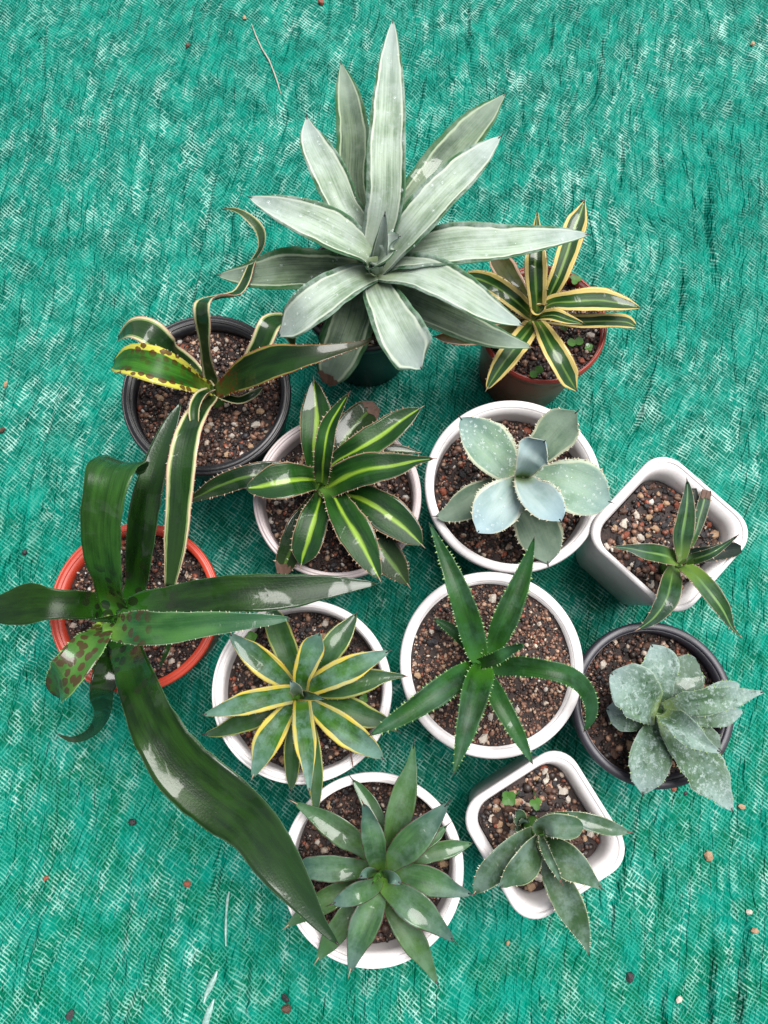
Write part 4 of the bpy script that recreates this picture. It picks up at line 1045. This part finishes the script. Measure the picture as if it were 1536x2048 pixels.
# ------------------------------------------------------------------ weeds in the pots
def weed(px, py, key, n, size, label, stem_to=(0, 8), group='weed seedlings in the pots'):
    p = POTS[key]
    c0 = at(px, py, p['soil_z'] + 0.006)
    sz = p['sz'](c0.x - p['pos'].x, c0.y - p['pos'].y)
    foot = at(px + stem_to[0], py + stem_to[1], sz)
    head = at(px, py, sz + 0.014)
    root = empty('weed_seedling', foot, label, 'weed', group)
    Vt, Ft = tube([foot - Vector((0, 0, .002)), (foot + head) / 2 + Vector((.001, 0, .002)), head], [0.0005, 0.0004, 0.0004], 5)
    mesh_obj('stem', Vt, Ft, MATS['weed'], root)
    for k in range(n):
        a = 2 * math.pi * k / n + px
        d = Vector((math.cos(a), math.sin(a), 0.15)); s = Vector((-math.sin(a), math.cos(a), 0))
        V_, F_ = [], []
        for i in range(6):
            t = i / 5
            wv = size * 0.55 * math.sin(math.pi * min(t * 0.8 + 0.12, 1)) ** 0.7
            for q in (-1, 0, 1):
                V_.append(head + d * size * t + s * wv * q + Vector((0, 0, (0.25 * abs(q) * wv) + 0.0004)))
        for i in range(5):
            for q in range(2): F_.append((i*3+q, i*3+q+1, (i+1)*3+q+1, (i+1)*3+q))
        V2 = [v - Vector((0, 0, .0003)) for v in V_]
        nn = len(V_)
        F_ += [tuple(nn + i for i in f)[::-1] for f in F_]
        mesh_obj('leaflet', V_ + V2, F_, MATS['weed'], root)
    return root
weed(1017, 1596, 'sqbottom', 4, 0.0058, 'four lobed clover seedling in the square pot with the dusty agave', (26, -18))
weed(1071, 1607, 'sqbottom', 3, 0.0048, 'smaller three leaved clover seedling in the square pot', (-6, -30))
weed(503, 1274, 'yellow', 4, 0.0048, 'clover seedling in the white pot of the yellow edged agave')
weed(728, 1396, 'yellow', 3, 0.0036, 'tiny three leaved seedling under the leaves of the yellow edged agave')
weed(1150, 685, 'cream', 2, 0.0068, 'two leaved seedling in the brick red pot beside the blunt lower leaf', (6, -16))
weed(1150, 560, 'cream', 3, 0.005, 'seedling by the back rim of the brick red pot')
weed(1177, 695, 'cream', 4, 0.0036, 'tiny four leaved seedling near the rim of the brick red pot')
weed(1072, 745, 'cream', 2, 0.0065, 'seedling at the front rim of the brick red pot')
weed(1128, 655, 'cream', 4, 0.0036, 'tiny seedling close to the stem in the brick red pot')
# a little offset beside the dusty agave
pup = empty('agave_offset', at(1038, 1645, 0.094), 'small cupped offset plantlet beside the dusty agave in the square pot', 'offset')
PC = dict(reg=(900, 1470, 3.84), ctr=(545, 690), zc=10, mat='dull', seed=21, spine=3, teeth=(0.003, 0.0008, M_TOOTH_W), chan=0.5, thick=0.0015)
for i, L in enumerate([lf((9.4, 11, 11.6), (545, 690, 50), (535, 640, 100), (525, 600, 90), (500, 570, 10)),
                       lf((9.4, 10.6, 11), (550, 690, 50), (575, 670, 90), (590, 650, 70), (605, 640, 8)),
                       lf((9.4, 10.4, 10.4), (540, 700, 40), (520, 715, 60), (500, 700, 8))]): make_leaf(pup, L, PC, i)

# ------------------------------------------------------------------ litter on the tarp
GL = 'loose stones scattered on the tarp'
r = np.random.default_rng(5)
def ground_at(px, py):
    q = at(px, py, 0.0)
    return float(tarp_height(np.array([q.x]), np.array([q.y]))[0]) - 0.004
LIT = [(489, 33, .0036, 'tan', 'small tan stone at the upper end of the curved straw'),
       (643, 4, .0052, 'red', 'flat orange stone chip behind the tall silver leaf'),
       (374, 88, .0042, 'brown', 'thin brown bark chip lying alone on the tarp behind the pots'),
       (265, 1645, .0048, 'dark', 'mauve grey pebble beside the big drooping dark leaf'),
       (374, 1768, .0042, 'red', 'orange stone chip in front of the drooping dark leaf tip'),
       (92, 1756, .0030, 'red', 'small orange crumb lying alone on open tarp, smaller than the orange chip'),
       (139, 2030, .0055, 'dark', 'dark grey pebble lying alone beyond the pale glare strips'),
       (571, 1996, .0048, 'dark', 'round black pebble touching a brown chip'),
       (573, 2018, .0055, 'brown', 'brown bark chip touching a round black pebble'),
       (1262, 1956, .0055, 'dark', 'oval dark pebble in front of the square pot with clover'),
       (1359, 2000, .0042, 'cream', 'small pale stone in front of the oval dark pebble'),
       (1418, 1713, .0058, 'tan', 'square tan stone beside the square pot with clover'),
       (1510, 1861, .0042, 'tan', 'small orange tan stone next to a little white stone'),
       (1502, 1826, .0036, 'cream', 'little white stone next to an orange tan stone'),
       (1348, 1577, .0038, 'red', 'orange chip touching the wall of the charcoal pot'),
       (1485, 1615, .0042, 'tan', 'tan crumb beyond the long grey leaf tip overhanging the charcoal pot'),
       (1372, 1588, .0026, 'dark', 'small dark crumb beside the charcoal pot'),
       (1017, 1889, .0028, 'tan', 'tiny tan crumb below the square pot with clover'),
       (52, 1106, .0040, 'dark', 'small dark bark chip beside the orange red pot'),
       (4, 860, .0046, 'brown', 'brown bark chip out on the tarp beside the round black pot'),
       (8, 766, .0046, 'tan', 'tan stone chip out on the tarp beside the round black pot'),
       (1165, 398, .0022, 'dark', 'tiny dark crumb behind the cream edged agave'),
       (1507, 85, .0042, 'tan', 'pale tan chip lying alone on bare tarp beyond the cream edged agave')]
for (px, py, s, kd, lab) in LIT:
    q = at(px, py, 0.0)
    gz = float(tarp_height(np.array([q.x]), np.array([q.y]))[0]) - 0.004
    o = pebble((q.x, q.y, gz + s * 0.35), s * 0.75, kd, r, name='loose_stone')
    tag(o, lab, 'stone', GL)
pts = [(503, 48), (512, 72), (524, 98), (538, 120), (548, 145), (556, 168), (561, 187)]
tp = [at(x, y, ground_at(x, y) + 0.0012) for x, y in pts]
Vt, Ft = tube(tp, [0.0005, 0.0008, 0.0009, 0.0009, 0.0009, 0.0008, 0.0006], 7)
tag(mesh_obj('dry_straw', Vt, Ft, flat_mat('pale straw', 'c9c3b4')), 'thin curved pale straw lying on the tarp behind the silver agave', 'straw')

# thin pale strips added to stand in for glare on the tarp; a dry root
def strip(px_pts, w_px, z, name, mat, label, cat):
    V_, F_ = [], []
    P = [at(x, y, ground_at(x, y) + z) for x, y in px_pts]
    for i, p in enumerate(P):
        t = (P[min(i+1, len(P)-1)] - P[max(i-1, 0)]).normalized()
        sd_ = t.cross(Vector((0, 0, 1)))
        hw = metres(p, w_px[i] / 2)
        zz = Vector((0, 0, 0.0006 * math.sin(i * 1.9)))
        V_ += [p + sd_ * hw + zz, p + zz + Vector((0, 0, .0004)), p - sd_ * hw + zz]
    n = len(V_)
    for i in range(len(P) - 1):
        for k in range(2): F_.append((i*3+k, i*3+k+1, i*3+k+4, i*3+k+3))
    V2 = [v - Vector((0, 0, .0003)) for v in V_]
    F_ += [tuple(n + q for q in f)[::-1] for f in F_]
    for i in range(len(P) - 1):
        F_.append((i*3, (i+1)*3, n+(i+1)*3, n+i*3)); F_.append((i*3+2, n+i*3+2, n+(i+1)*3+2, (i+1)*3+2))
    return tag(mesh_obj(name, V_ + V2, F_, mat), label, cat, 'pale strips standing in for glare on the tarp')
M_GLARE = flat_mat('glare white', 'a5cfc6', 0.3)
strip([(434, 1942), (428, 1958), (420, 1975), (412, 1990), (408, 2005)], [4, 10, 11, 8, 3], 0.0012, 'glare_strip', M_GLARE, 'short curved pale strip standing in for glare, pointing at a longer one', 'glare strip')
strip([(428, 1998), (420, 2018), (411, 2045), (404, 2075)], [3, 12, 13, 9], 0.0012, 'glare_strip', M_GLARE, 'longer pale strip standing in for glare beside a short curved one', 'glare strip')
strip([(458, 1783), (455, 1800), (452, 1830), (451, 1860), (452, 1892)], [3, 6, 4, 5, 2], 0.0012, 'glare_strip', M_GLARE, 'very thin straight pale sliver standing in for glare beside the drooping dark leaf', 'glare strip')
M_ROOT = flat_mat('pink brown root', '9a6a58')
rp = [at(x, y, z) for x, y, z in ((652, 1500, .094), (664, 1498, .098), (676, 1502, .100), (688, 1497, .104), (698, 1500, .110), (703, 1515, .113), (706, 1534, .112))]
Vt, Ft = tube(rp, [.0005, .0006, .0006, .0006, .0006, .0006, .0003], 6)
tag(mesh_obj('dry_root', Vt, Ft, M_ROOT), 'thin pinkish root curling over the rim of the yellow edged agave pot', 'root')
